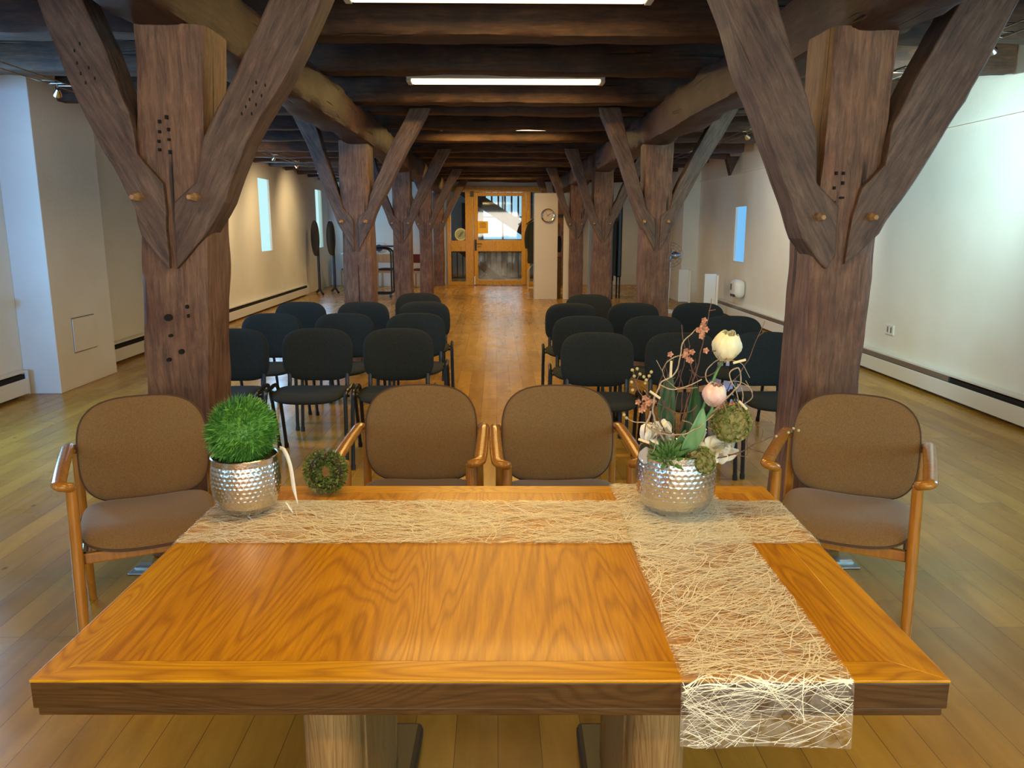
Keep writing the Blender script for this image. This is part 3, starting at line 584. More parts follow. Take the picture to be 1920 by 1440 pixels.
# ------------------------------------------------------------------ fibre runners
def ribbonset(seed,n,path,width,length,ang,spread,curl=.02):
    """path(s,t)->point; s along runner, t across"""
    rnd=random.Random(seed); bm=bmesh.new()
    for i in range(n//5):
        S=rnd.uniform(-.1,length+.1); T_=rnd.uniform(-.12,width+.12); A=ang+rnd.gauss(0,spread)+rnd.choice((0,PI)); K=rnd.uniform(-1,1)*7; LL=rnd.uniform(.1,.42)
        for b in range(6):
            s=S+rnd.gauss(0,.006); t=T_+rnd.gauss(0,.006); a=A+rnd.gauss(0,.16); L=LL*rnd.uniform(.6,1.1); w=rnd.choice((.0003,.0004,.0004,.0005,.0006,.0010)); lift=rnd.uniform(.0008,.0042)
            if s<.09 and rnd.random()<.45: continue
            k=K+rnd.gauss(0,2); ns=14; prev=None; ph=rnd.uniform(0,6)
            for q_ in range(ns+1):
                aa=a+k*(q_/ns-.5)*L+.15*math.sin(ph+q_*.6)
                s+=math.cos(aa)*L/ns; t+=math.sin(aa)*L/ns
                if s<0 or s>length or t<0 or t>width: prev=None; continue
                l=lift+.0015*math.sin(ph*2+q_*.8); w2=w*(.55 if s<.1 else 1)
                v0,v1=bm.verts.new(path(s-math.sin(aa)*w2,t+math.cos(aa)*w2,l)),bm.verts.new(path(s+math.sin(aa)*w2,t-math.cos(aa)*w2,l))
                if prev: bm.faces.new((prev[0],v0,v1,prev[1]))
                prev=(v0,v1)
    for v in [v for v in bm.verts if not v.link_faces]: bm.verts.remove(v)
    return bm
def sheet(path,width,length,ns,nw):
    bm=bmesh.new(); g=[[bm.verts.new(path(length*i/ns,width*j/nw,.0006)) for j in range(nw+1)] for i in range(ns+1)]
    for i in range(ns):
        for j in range(nw): bm.faces.new((g[i][j],g[i+1][j],g[i+1][j+1],g[i][j+1]))
    return bm
def fleece():
    m=mat('white_fleece',(.78,.74,.66),.6); t=m.node_tree; b=t.nodes['Principled BSDF']
    tcn=N(t,'ShaderNodeTexCoord'); nz=N(t,'ShaderNodeTexNoise',Scale=26.,Detail=6.,Roughness=.7,Distortion=1.2); lk(m,tcn.outputs['Object'],nz.inputs['Vector'])
    r=N(t,'ShaderNodeMapRange'); r.inputs[1].default_value=.35; r.inputs[2].default_value=.68; r.inputs[3].default_value=.0; r.inputs[4].default_value=.32; lk(m,nz.outputs[0],r.inputs[0]); lk(m,r.outputs[0],b.inputs['Alpha'])
    return m
M['fleece']=fleece(); M['fibre']=mat('cream_fibre',(.92,.86,.70),.4)
def lump(x,y): return .0012*(1+noise.noise(V(x*14,y*14,2)))
ca,sa=math.cos(R(-1.2)),math.sin(R(-1.2))
def toworld(x,y,z): return V(x*ca-y*sa-.003,x*sa+y*ca+1.67,z)
def fold(path):
    e=.006
    def f(s,t,l):
        for c in path.folds:
            if abs(s-c)<e:
                a,b=path(c-e,t,l),path(c+e,t,l); u=(s-c+e)/(2*e); m=path(c-e*.001,t,l).lerp(path(c+e*.001,t,l),.5)
                return (a*(1-u)**2+m*2*u*(1-u)+b*u*u)
        return path(s,t,l)
    return f
def pathA(s,t,l):    # across the table, falling over both short ends
    drop=.10; W2=hw+.004; y=.07+t
    if s<drop: return toworld(-W2-l*.6,y,zt-(drop-s))
    if s>drop+2*W2: return toworld(W2+l*.6,y,zt-(s-drop-2*W2))
    x=-W2+(s-drop); return toworld(x,y,zt+.0008+lump(x,y)+l)
def pathB(s,t,l):    # along the depth, hanging over the front edge
    drop=.115; H2=hd+.004; x=.314+t+.004*noise.noise(V(s*3,0,7))
    if s<drop:
        return toworld(x,-H2-.003-l*.6-.006*(1+noise.noise(V(x*12,s*9,5)))*(drop-s)/drop,zt+.002-(drop-s)*(1+.05*noise.noise(V(x*9,0,1))))
    if s>drop+2*H2: return toworld(x,H2+l,zt+.002-(s-drop-2*H2))
    y=-H2+(s-drop); return toworld(x,y,zt+.0042+lump(x,y)+l)
pathA.folds=(.10,.10+2*(hw+.004)); pathB.folds=(.115,.115+2*(hd+.004)); pathA=fold(pathA); pathB=fold(pathB)
rA=mk('table_runner',sheet(pathA,.293,.20+2*(hw+.004),220,30),M['fleece'],auto=0); meta(rA,'cream fibre runner lying crosswise over the oak table under both pots','runner')
o=mk('fibres',ribbonset(3,3300,pathA,.293,.20+2*(hw+.004),0,.33),M['fibre'],rA,smooth=False); o['kind']='stuff'
rB=mk('table_runner',sheet(pathB,.283,.17+2*(hd+.004),160,30),M['fleece'],auto=0); meta(rB,'cream fibre runner lying front to back and hanging over the front edge','runner')
o=mk('fibres',ribbonset(8,2800,pathB,.283,.17+2*(hd+.004),PI/2-.15,.42),M['fibre'],rB,smooth=False); o['kind']='stuff'
# ------------------------------------------------------------------ hammered pots
def hammered():
    m=mat('hammered_silver',(.62,.60,.57),.2,1); t=m.node_tree; b=t.nodes['Principled BSDF']
    nz=N(t,'ShaderNodeTexNoise',Scale=40.,Detail=3.); bp=N(t,'ShaderNodeBump',Strength=.25,Distance=.002); lk(m,nz.outputs[0],bp.inputs['Height']); lk(m,bp.outputs[0],b.inputs['Normal']); return m
M['silver']=hammered()
def pot(label,x,y,rmax,rtop,h,z0):
    t=thing('hammered_pot',label,'pot',(x,y,z0)); prof=[]
    K=[(0,.55),(.06,.70),(.16,.85),(.32,.96),(.55,1.0),(.75,.985),(.9,.95),(1.0,rtop/rmax)]
    def rad(f):
        for (a,b),(c,d) in zip(K,K[1:]):
            if f<=c: u=(f-a)/(c-a); return (b+(d-b)*u)*rmax
        return rtop
    bm=bmesh.new(); n=240; nz_=80; rings=[]
    for i in range(nz_+1):
        f=i/nz_; ring=[]
        for j in range(n):
            row=int(f*13)
            u=(j/n*40+.5*(row%2))%1-.5; v=(f*13)%1-.5; d=math.hypot(u,v)
            dent=.0014*max(0,1-(d/.36)**2) if .06<f<.94 else 0
            r=rad(f)-dent; a=2*PI*j/n; ring.append(bm.verts.new((r*math.cos(a),r*math.sin(a),h*f)))
        rings.append(ring)
    for a,b in zip(rings,rings[1:]):
        for j in range(n): bm.faces.new((a[j],a[(j+1)%n],b[(j+1)%n],b[j]))
    bm.faces.new(rings[0]); mk('bowl',bm,M['silver'],t,auto=0)
    bm=bmesh.new(); lathe(bm,[(rtop-.003,h*.55),(rtop-.003,h),(rtop-.001,h+.002),(rtop+.001,h)],72,caps=False); mk('rim',bm,M['silver'],t)
    bm=bmesh.new(); lathe(bm,[(0,h*.93),(rtop*.97,h*.90),(rtop*.97,h*.86),(0,h*.86)],32); mk('filling',bm,noisy('potting_moss',(.05,.05,.02),(.14,.12,.06),sc=60,rough=.9),t)
    return t
zp=zt+.0065
pot('smaller hammered silver pot holding the green grass ball',-.648,1.965,.087,.083,.150,zp)
pot('larger hammered silver pot holding the tulip arrangement',.462,1.945,.103,.097,.165,zp)
# grass ball
def leafmat(name,c0,c1,rough=.5):
    m=mat(name,c0,rough,Subsurface_Weight=0); t=m.node_tree; b=t.nodes['Principled BSDF']
    g=N(t,'ShaderNodeNewGeometry'); r=N(t,'ShaderNodeValToRGB'); e=r.color_ramp.elements; e[0].color=(*c0,1); e[1].color=(*c1,1)
    lk(m,g.outputs['Random Per Island'],r.inputs[0]); lk(m,r.outputs[0],b.inputs['Base Color']); return m
random.seed(11); bm=bmesh.new(); c=V(0,0,0); RB=.076
M['grass']=leafmat('grass_blades',(.025,.14,.02),(.19,.48,.08)); M['box']=leafmat('boxwood_leaves',(.04,.09,.015),(.30,.36,.10))
ball(bm,c,RB*.96,3)
for i in range(5200):
    z=random.uniform(-1,1); a=random.uniform(0,2*PI); q=V(math.sqrt(1-z*z)*math.cos(a),math.sqrt(1-z*z)*math.sin(a),z)
    p=q*RB*random.uniform(.86,1.0); d=(q+V(random.gauss(0,.5),random.gauss(0,.5),random.gauss(0,.5))).normalized(); L=random.uniform(.014,.031)
    s=d.cross(V(random.random(),random.random(),random.random())).normalized()*random.uniform(.0011,.0018)
    m_=p+d*L*.55; v=[bm.verts.new(p-s*.7),bm.verts.new(p+s*.7),bm.verts.new(m_+s),bm.verts.new(p+d*L),bm.verts.new(m_-s)]; bm.faces.new(v)
o=mk('grass_ball',bm,M['grass'],loc=(-.650,1.965,zp+.150+.062),smooth=False); meta(o,'round ball of bright green artificial grass in the smaller pot','plant')
# ribbon on the pot
def strip(bm,pts,w,up=(0,0,1)):
    P=catmull(pts,6); prev=None
    for i,p in enumerate(P):
        t=(P[min(i+1,len(P)-1)]-P[max(i-1,0)]).normalized(); s=t.cross(Vector(up)).normalized()*w/2*(1 if i<len(P)-6 else max(.12,(len(P)-1-i)/6))
        v=(bm.verts.new(p-s),bm.verts.new(p+s))
        if prev: bm.faces.new((prev[0],v[0],v[1],prev[1]))
        prev=v
bm=bmesh.new(); bx_,by_=-.545,1.975
strip(bm,[(bx_-.015,by_,zp+.165),(bx_,by_-.01,zp+.16),(bx_+.014,by_-.015,zp+.12),(bx_+.02,by_-.015,zp+.06),(bx_+.03,by_-.02,zp+.015)],.010,(0,1,0))
strip(bm,[(bx_-.014,by_-.01,zp+.02),(bx_,by_-.02,zp+.024),(bx_+.012,by_-.03,zp+.012),(bx_+.02,by_-.04,zp+.003)],.010,(0,.3,1))
o=mk('ribbon',bm,mat('cream_satin',(.75,.72,.66),.35),smooth=True,auto=0); s_=o.modifiers.new('thick','SOLIDIFY'); s_.thickness=.0006; meta(o,'narrow white satin ribbon hanging beside the smaller pot','ribbon')
# boxwood wreath
random.seed(5); wr=thing('boxwood_wreath','small dark green boxwood wreath leaning behind the smaller pot','wreath',(-.475,2.11,zt+.064))
wr.rotation_euler=(R(78),0,R(-12))
bm=bmesh.new(); ring=[(.040*math.cos(2*PI*i/24),.040*math.sin(2*PI*i/24),0) for i in range(25)]; tube(bm,ring,.010,n=7); mk('twig_ring',bm,mat('twig_core',(.05,.03,.015),.8),wr)
bm=bmesh.new()
for i in range(1700):
    a=random.uniform(0,2*PI); b_=random.uniform(0,2*PI); q=V(math.cos(a)*(.040+.015*math.cos(b_)),math.sin(a)*(.040+.015*math.cos(b_)),.017*math.sin(b_))
    n_=V(math.cos(a)*math.cos(b_),math.sin(a)*math.cos(b_),math.sin(b_)); d=(n_+V(random.gauss(0,.5),random.gauss(0,.5),random.gauss(0,.5))).normalized(); s=d.orthogonal().normalized()*.0036; L=random.uniform(.009,.016)
    v=[bm.verts.new(q),bm.verts.new(q+d*L*.5+s),bm.verts.new(q+d*L),bm.verts.new(q+d*L*.5-s)]; bm.faces.new(v)
o=mk('leaves',bm,M['box'],wr,smooth=False); o['kind']='stuff'
# ------------------------------------------------------------------ flower arrangement (metres around the larger pot)
FX,FY,FZ=.462,1.945,zp
def petal(bm,c,d,up,L,w,cup,nu=8,nv=7,mi=0,ruff=.0):
    """petal rising from c along d, facing outwards up"""
    d=Vector(d).normalized(); n=(Vector(up)-d*Vector(up).dot(d)).normalized(); s=d.cross(n); g=[]
    for i in range(nu+1):
        t=i/nu; ww=w*(math.sin(PI*(.12+.80*t))**.8); row=[]
        for j in range(nv+1):
            u=-1+2*j/nv; bulge=cup*math.sin(PI*min(1,t*1.02)*.9)
            r_=ruff*math.sin(u*7+t*5)*t
            row.append(bm.verts.new(Vector(c)+d*(L*t-(.10*L*u*u*t))+s*u*ww/2+n*(bulge-(u*u)*ww*.28+r_)))
        g.append(row)
    for i in range(nu):
        for j in range(nv): bm.faces.new((g[i][j],g[i+1][j],g[i+1][j+1],g[i][j+1])).material_index=mi
def tulip(label,c,R_,H,col0,col1,stem,lean,np=7):
    t=thing('tulip',label,'flower',tuple(c)); ax=Vector(lean).normalized(); e1=ax.orthogonal().normalized(); e2=ax.cross(e1)
    pm=mat('petal_%s'%label.split()[0],col0,.5,Subsurface_Weight=.15,Subsurface_Radius=(.01,.008,.006)); tt=pm.node_tree; b=tt.nodes['Principled BSDF']
    tcn=N(tt,'ShaderNodeTexCoord'); sp=N(tt,'ShaderNodeTexNoise',Scale=38.,Detail=3.); r=N(tt,'ShaderNodeValToRGB'); r.color_ramp.elements[0].position=.4; r.color_ramp.elements[1].position=.62
    r.color_ramp.elements[0].color=(*col0,1); r.color_ramp.elements[1].color=(*col1,1); lk(pm,tcn.outputs['Object'],sp.inputs['Vector']); lk(pm,sp.outputs[0],r.inputs[0]); lk(pm,r.outputs[0],b.inputs['Base Color'])
    for lay,(k,rr,hh) in enumerate(((3,.3,.93),(np//2+1,.65,.97),(np//2+2,1,1.0))):
        for i in range(k):
            a=2*PI*i/k+lay*.6; o=e1*math.cos(a)+e2*math.sin(a)
            bm=bmesh.new(); petal(bm,-ax*H*.5+o*R_*.10,ax*1+o*.10,o,H*(hh+.04*math.sin(i*3)),R_*1.75*rr**.5,R_*rr*.85,ruff=.003)
            mm=mk('petal',bm,pm,t,auto=0)
    sp_=[Vector(p)-Vector(c) for p in stem]; mk('stem',T(catmull([-ax*H*.48]+sp_,5),.0035,n=8),mat('tulip_stem',(.09,.26,.07),.5),t)
    return t
# projected positions: cream tulip high, pink tulip lower
tulip('cream tulip bloom, highest flower of the arrangement',V(.572,1.93,1.188),.034,.078,(.80,.74,.46),(.88,.84,.62),[(.55,1.935,1.12),(.52,1.94,1.02),(.48,1.945,.88)],(.12,-.25,1),8)
tulip('pink tulip bloom, below the cream one',V(.538,1.90,1.073),.028,.060,(.80,.50,.46),(.86,.72,.62),[(.532,1.90,1.03),(.50,1.91,.97),(.475,1.93,.88)],(.1,-.2,1),6)
def leafblade(bm,pts,w,face=(0,-1,0)):
    P=catmull(pts,6); n=len(P); rows=[]
    for i,p in enumerate(P):
        t=i/(n-1); tg=(P[min(i+1,n-1)]-P[max(i-1,0)]).normalized(); f=Vector(face); f=(f-tg*f.dot(tg)).normalized(); s=tg.cross(f); ww=w*math.sin(PI*(.1+.88*t))**.7
        rows.append([bm.verts.new(p+s*u*ww/2-f*abs(u)**1.5*-ww*.18) for u in (-1,-.6,-.25,0,.25,.6,1)])
    for a,b in zip(rows,rows[1:]):
        for j in range(6): bm.faces.new((a[j],b[j],b[j+1],a[j+1]))
M['leaf']=noisy('tulip_leaf',(.10,.24,.09),(.20,.36,.16),(1,1,.12),60,.45,.1); M['leafd']=noisy('dark_tulip_leaf',(.015,.06,.02),(.03,.11,.035),(1,1,.12),60,.4,.1)
for lab,pts,w,m_ in (('broad pale green tulip leaf in front',[(.468,1.91,.90),(.475,1.875,.95),(.492,1.862,1.0),(.503,1.868,1.045)],.040,'leaf'),
                     ('narrow green leaf left of the broad one',[(.450,1.92,.89),(.452,1.90,.94),(.468,1.89,.985)],.024,'leaf'),
                     ('dark upright green leaf behind the twigs',[(.455,1.97,.89),(.44,1.98,.99),(.438,1.98,1.06),(.446,1.98,1.11)],.045,'leafd'),
                     ('dark green leaf behind the pink tulip',[(.48,1.96,.95),(.505,1.965,1.02),(.505,1.96,1.085)],.034,'leafd')):
    bm=bmesh.new(); leafblade(bm,pts,w); o=mk('tulip_leaf',bm,M[m_],auto=0); k=o.modifiers.new('thick','SOLIDIFY'); k.thickness=.001; meta(o,lab,'leaf')
def mossball(label,c,r,seed):
    random.seed(seed); bm=bmesh.new(); ball(bm,V(0,0,0),r*.93,3)
    for i in range(int(170*(r/.03)**1.2)):
        z=random.uniform(-1,1); a=random.uniform(0,2*PI); q=V(math.sqrt(1-z*z)*math.cos(a),math.sqrt(1-z*z)*math.sin(a),z); e1=q.orthogonal().normalized(); e2=q.cross(e1); cc=q*r*.93; rr=random.uniform(.0045,.0085)
        prev=None; ph=random.uniform(0,6)
        for k in range(9):
            b_=2*PI*k/8*.92; d=e1*math.cos(b_+ph)+e2*math.sin(b_+ph)
            v=(bm.verts.new(cc+d*rr*.45),bm.verts.new(cc+d*rr*(1+.2*math.sin(k*2.3+ph))+q*rr*.75))
            if prev: bm.faces.new((prev[0],v[0],v[1],prev[1])).material_index=0
            prev=v
    o=mk('moss_ball',bm,M['moss'],loc=c,smooth=False); meta(o,label,'moss ball'); return o
M['moss']=leafmat('moss_curls',(.14,.20,.03),(.36,.30,.13),.8)
mossball('large curly moss ball under the tulips',(.592,1.925,.995),.050,3)
mossball('small curly moss ball in front at the pot rim',(.506,1.878,.908),.034,6)
# succulent
random.seed(9); bm=bmesh.new()
for i in range(46):
    t=i/46; a=i*2.4; el=R(80-75*t); d=V(math.cos(a)*math.cos(el),math.sin(a)*math.cos(el),math.sin(el)); L=.036+.028*t
    tube(bm,[d*.004,d*L*.35,d*L*.7+V(0,0,.002),d*L+V(0,0,.005)],[.003,.0065,.0058,.0012],n=7)
o=mk('succulent',bm,noisy('succulent_green',(.05,.13,.03),(.12,.24,.07),sc=30,rough=.4,bump=0),loc=(.428,1.885,.912),rot=(R(25),R(-8),0)); meta(o,'spiky green succulent rosette at the left of the larger pot','plant')
# white crepe blossoms
M['crepe']=mat('white_crepe',(.90,.88,.80),.6,Subsurface_Weight=.1)
def crepe(label,c,r,n,seed):
    random.seed(seed); bm=bmesh.new()
    for i in range(n):
        z=random.uniform(-.3,1); a=random.uniform(0,2*PI); q=V(math.sqrt(1-z*z)*math.cos(a),math.sqrt(1-z*z)*math.sin(a),z)
        petal(bm,V(0,0,0),q,V(random.uniform(-1,1),random.uniform(-1,1),.5),r*random.uniform(.7,1),r*.95,.006,6,6,0,.003)
    o=mk('white_blossom',bm,M['crepe'],loc=c,auto=0); meta(o,label,'flower')
crepe('crumpled white fabric blossom left of the leaves',(.412,1.955,.945),.060,16,2)
crepe('crumpled white fabric blossom hanging over the right pot rim',(.562,1.955,.915),.066,16,4)
crepe('small white blossom behind the two moss balls',(.515,1.985,.945),.045,12,7)
bm=bmesh.new(); petal(bm,V(.378,1.90,.895),V(-.1,0,1),V(0,-1,0),.045,.04,.002); o=mk('frosted_film',bm,mat('frosted_film',(.7,.7,.7),.4,Alpha=.55),auto=0); meta(o,'small translucent film sticking up at the left pot rim','film')
# twigs
M['twig']=noisy('pale_twig_bark',(.30,.21,.13),(.48,.38,.27),sc=80,rough=.7,bump=0); M['twigd']=noisy('dark_twig_bark',(.10,.045,.03),(.18,.09,.06),sc=80,rough=.7,bump=0)
M['cut']=mat('cut_twig_end',(.75,.62,.40),.7)
def twig(label,pts,r,m_,side=(),cuts=()):
    t=thing('twig',label,'twig',(FX,FY,FZ)); o0=V(FX,FY,FZ); P=[V(*p)-o0 for p in pts]; C=catmull(P,7); n=len(C)
    C=[p+V(noise.noise(p*40),noise.noise(p*40+V(3,3,3)),noise.noise(p*40+V(7,1,2)))*.004 for p in C]
    mk('stem',T(C,[r*(1-.6*i/(n-1)) for i in range(n)],n=6),M[m_],t)
    for s in side: mk('side_shoot',T(catmull([V(*p)-o0 for p in s],5),r*.5,n=5),M[m_],t)
    for a,b in cuts: mk('cut_stub',T([V(*a)-o0,V(*b)-o0],.0032,n=7),M['cut'],t)
    return t
twig('curled pale willow twig arching left of the leaves',[(.45,1.93,.88),(.42,1.90,.95),(.385,1.89,1.03),(.40,1.89,1.10),(.44,1.90,1.13),(.455,1.9,1.20),(.49,1.91,1.235)],.0030,'twig',
   [[(.40,1.89,1.10),(.43,1.88,1.09),(.47,1.88,1.10),(.50,1.88,1.115)]],[((.425,1.885,1.16),(.425,1.885,1.12)),((.375,1.885,1.085),(.40,1.88,1.068))])
twig('pale twig sweeping round in front of the leaves',[(.38,1.90,1.03),(.37,1.88,1.0),(.40,1.86,.985),(.45,1.85,.985),(.49,1.855,1.0),(.53,1.87,1.03)],.0024,'twig',
   [[(.45,1.85,.985),(.458,1.85,.975)]],[((.35,1.88,.965),(.375,1.87,.958))])
twig('curly pale twig looping right of the tulips',[(.52,1.92,1.0),(.565,1.90,1.06),(.60,1.90,1.10),(.595,1.9,1.14),(.57,1.89,1.125),(.59,1.89,1.08),(.60,1.89,1.04)],.0026,'twig',
   [[(.60,1.9,1.10),(.61,1.9,1.07),(.605,1.9,1.03)],[(.56,1.9,1.06),(.575,1.9,1.02)]],[((.575,1.88,1.155),(.605,1.88,1.163)),((.595,1.88,1.06),(.615,1.88,1.04))])
twig('dark upright twig rising above the arrangement',[(.47,1.95,.88),(.475,1.95,1.0),(.50,1.95,1.10),(.518,1.95,1.2),(.534,1.95,1.305)],.0024,'twigd',[[(.528,1.95,1.275),(.545,1.95,1.278)],[(.50,1.95,1.11),(.47,1.95,1.19),(.462,1.95,1.24)]])
twig('dark thin twig leaning far right',[(.56,1.94,1.0),(.585,1.94,1.08),(.63,1.94,1.15),(.665,1.94,1.25)],.0018,'twigd',[[(.65,1.94,1.21),(.668,1.94,1.225)]])
twig('dark budding twig reaching to the right',[(.52,1.92,.90),(.60,1.90,.92),(.68,1.90,.96),(.74,1.90,.985),(.80,1.90,1.02)],.0022,'twigd',[[(.66,1.90,.95),(.665,1.90,.98),(.65,1.9,.995)],[(.63,1.9,.935),(.70,1.9,.915),(.70,1.9,.93)]])
twig('dark twig with berries reaching to the left',[(.45,1.94,.90),(.42,1.92,.98),(.385,1.91,1.04),(.35,1.9,1.085),(.338,1.9,1.12)],.0024,'twigd',[[(.385,1.91,1.04),(.372,1.9,1.08),(.368,1.9,1.11)],[(.338,1.9,1.12),(.335,1.9,1.137)],[(.345,1.9,1.11),(.352,1.9,1.127)],[(.35,1.9,1.085),(.333,1.9,1.105)],[(.368,1.9,1.1),(.38,1.9,1.13)]])
twig('pale forked twig pointing left above the runner',[(.44,1.92,.93),(.41,1.89,.985),(.37,1.88,1.005),(.335,1.88,1.012),(.315,1.88,1.02)],.0022,'twig',[[(.40,1.89,.99),(.39,1.88,.94),(.385,1.88,.93)]])
random.seed(21)
for k in range(9):
    x=.47+random.uniform(-.03,.05); x2=x+random.uniform(-.05,.05)
    twig(['thin dark bramble stem at the left of the bundle','thin dark bramble stem second from left','thin dark bramble stem left of the pink tulip','thin bramble stem crossing behind the pale leaf','thin dark bramble stem in the middle of the bundle','thin bramble stem rising to the blossoms','thin dark bramble stem right of the pale leaf','thin bramble stem behind the large moss ball','thin dark bramble stem at the right of the bundle'][k],
      [(.462+.012*(k-4),1.96,.88),(.45+.018*(k-4),1.95,.97),(.46+.014*(k-4),1.94+.004*k,1.07),(.462+.01*(k-4)+random.uniform(-.02,.02),1.94,1.10+random.uniform(.0,.12))],.0017,'twigd')
random.seed(77)
loops=['thin curly twig at the lower left of the bundle','thin curly twig around the pale leaf','thin curly twig left of the pink tulip','thin curly twig above the pink tulip','thin curly twig low over the succulent','thin curly twig right above the large moss ball','thin curly twig crossing below the large moss ball','thin curly twig highest on the left side','thin curly twig beside the cream tulip','thin curly twig between both moss balls']
for k,(cx,cz,rr) in enumerate(((.40,.99,.05),(.45,.97,.06),(.47,1.06,.05),(.56,1.11,.05),(.44,.93,.045),(.60,1.06,.04),(.57,.94,.06),(.46,1.14,.05),(.52,1.16,.04),(.53,.93,.045))):
    a0=random.uniform(0,6); sp=random.choice((-1,1)); pts=[]
    for j in range(7):
        a=a0+sp*j*.62; q=rr*(.65+.12*j); pts.append((cx+q*math.cos(a),1.915+.012*math.sin(a*1.7+k),max(.915,cz+q*.9*math.sin(a))))
    e=V(*pts[-1]); twig(loops[k],pts,.0017,'twig' if k%2 else 'twigd',[[pts[3],(pts[3][0]+random.uniform(-.03,.03),1.91,pts[3][2]+.03)]])
M['berry']=mat('pale_berry',(.42,.36,.16),.4); M['pinkb']=leafmat('dusty_pink_blossom',(.34,.13,.08),(.66,.34,.20),.7)
bm=bmesh.new(); random.seed(2)
for cx,cz in ((.338,1.12),(.333,1.135),(.345,1.138),(.352,1.125),(.368,1.11),(.362,1.118),(.375,1.12),(.366,1.102),(.332,1.105),(.316,1.022),(.322,1.014),(.335,1.085),(.38,1.13)): ball(bm,V(cx,1.90,cz),.0045,1)
for cx,cz in ((.742,.985),(.755,.98),(.73,.975),(.70,.965)): ball(bm,V(cx,1.90,cz),.004,1)
o=mk('berries',bm,M['berry']); o['kind']='stuff'; meta(o,'small pale berries on the outer twig tips','berries')
def blossoms(label,c,r,n,seed):
    random.seed(seed); bm=bmesh.new()
    for i in range(n):
        q=V(random.gauss(0,1),random.gauss(0,.6),random.gauss(0,1))*r*.5
        for k in range(5):
            a=2*PI*k/5; d=V(math.cos(a),-.4,math.sin(a)); petal(bm,q,d,V(0,-1,0),.009,.007,.001,3,3)
    o=mk('blossom_cluster',bm,M['pinkb'],loc=c,auto=0); meta(o,label,'flower')
blossoms('dusty pink blossom cluster at the top of the twigs',(.502,1.91,1.232),.020,9,1)
blossoms('dusty pink blossoms left of the cream tulip',(.475,1.90,1.178),.030,8,2)
blossoms('pink blossom cluster at the left of the twigs',(.366,1.895,1.058),.022,11,3)
blossoms('pink blossom cluster between pink tulip and large moss ball',(.565,1.92,1.045),.028,12,4)
# ------------------------------------------------------------------ far end: cabinet, coats, trolley, clock
cb=thing('tall_cabinet','tall white panel cabinet carrying the round wall clock','cabinet',(1.03,16.46,0))
mk('front_panel',B(-.235,.235,0,.03,0,2.15),M['whitel'],cb,smooth=False,bev=.003); mk('side_panel',B(-.235,-.205,.03,.5,0,2.15),M['whitel'],cb,smooth=False)
mk('side_panel',B(.205,.235,.03,.5,0,2.15),M['whitel'],cb,smooth=False); mk('top_panel',B(-.205,.205,.03,.5,2.12,2.15),M['whitel'],cb,smooth=False)
cb=thing('narrow_panel','narrow white upright panel right of the clock cabinet','cabinet',(1.43,16.4,0)); mk('front_panel',B(-.05,.07,0,.03,0,2.15),M['whitel'],cb,smooth=False,bev=.003); mk('side_panel',B(.04,.07,.03,.5,0,2.15),M['whitel'],cb,smooth=False)
ck=thing('wall_clock','round silver-rimmed clock on the white cabinet','clock',(1.055,16.445,1.70))
bm=bmesh.new(); lathe(bm,[(.115,.03),(.118,.045),(.13,.05),(.14,.04),(.14,0),(.115,0)],40,caps=False); mk('rim',bm,M['chrome'],ck,rot=(PI/2,0,0))
bm=bmesh.new(); lathe(bm,[(0,0),(.12,0),(.12,.02),(0,.02)],40); mk('dial',bm,mat('clock_dial',(.70,.60,.50),.5),ck,rot=(PI/2,0,0))
bm=bmesh.new()
for i in range(12):
    a=2*PI*i/12; tube(bm,[(.09*math.cos(a),-.022,.09*math.sin(a)),(.108*math.cos(a),-.022,.108*math.sin(a))],.003,n=4)
mk('hour_marks',bm,M['plastic'],ck,smooth=False)
bm=bmesh.new(); tube(bm,[(-.015,-.024,-.008),(.055,-.024,.04)],.004,n=4); mk('hour_hand',bm,M['plastic'],ck); bm=bmesh.new(); tube(bm,[(.015,-.026,-.02),(-.05,-.026,.075)],.0025,n=4); mk('minute_hand',bm,M['metal'],ck)
rk=thing('coat_rack','white rolling coat rack half hidden behind the clock cabinet','rack',(.92,17.4,0))
mk('side_frame',T(catmull([(-.22,0,.10),(-.22,0,.50),(-.21,0,.56),(-.10,0,.66),(.15,0,.66)],5),.014),M['white'],rk); mk('bottom_tube',T([(-.22,0,.16),(.25,0,.16)],.014),M['white'],rk)
mk('top_rail',T([(-.1,0,1.70),(.25,0,1.70)],.012),M['white'],rk); mk('upright',T([(.2,0,.16),(.2,0,1.70)],.012),M['white'],rk)
bm=bmesh.new(); tube(bm,[(-.22,-.015,.035),(-.22,.015,.035)],.035,n=14); mk('caster',bm,M['metal'],rk)
coat=mat('dark_olive_coat',(.03,.035,.02),.85)
cm=thing('coat','dark olive coat hanging left of the clock cabinet','coat',(.83,17.35,0)); bm=bmesh.new()
prof=[(.02,1.60),(.10,1.57),(.14,1.50),(.155,1.3),(.15,1.1),(.14,.9),(.15,.75),(.14,.70),(.02,.70)]; n=28; rings=[]
for r_,z in prof: rings.append([bm.verts.new((math.cos(2*PI*j/n)*r_*1.05*(1+.06*math.sin(5*j*2*PI/n+z*3)),math.sin(2*PI*j/n)*r_*.8*(1+.08*math.sin(7*j*2*PI/n)),z)) for j in range(n)])
for a,b in zip(rings,rings[1:]):
    for j in range(n): bm.faces.new((a[j],a[(j+1)%n],b[(j+1)%n],b[j]))
bm.faces.new(rings[0]); bm.faces.new(rings[-1]); mk('body',bm,coat,cm,auto=0)
mk('sleeve',T(catmull([(-.10,-.02,1.52),(-.155,-.03,1.35),(-.165,-.03,1.15),(-.15,-.03,1.02)],5),[.05]*5+[.055]*5+[.05]*6,n=12),coat,cm)
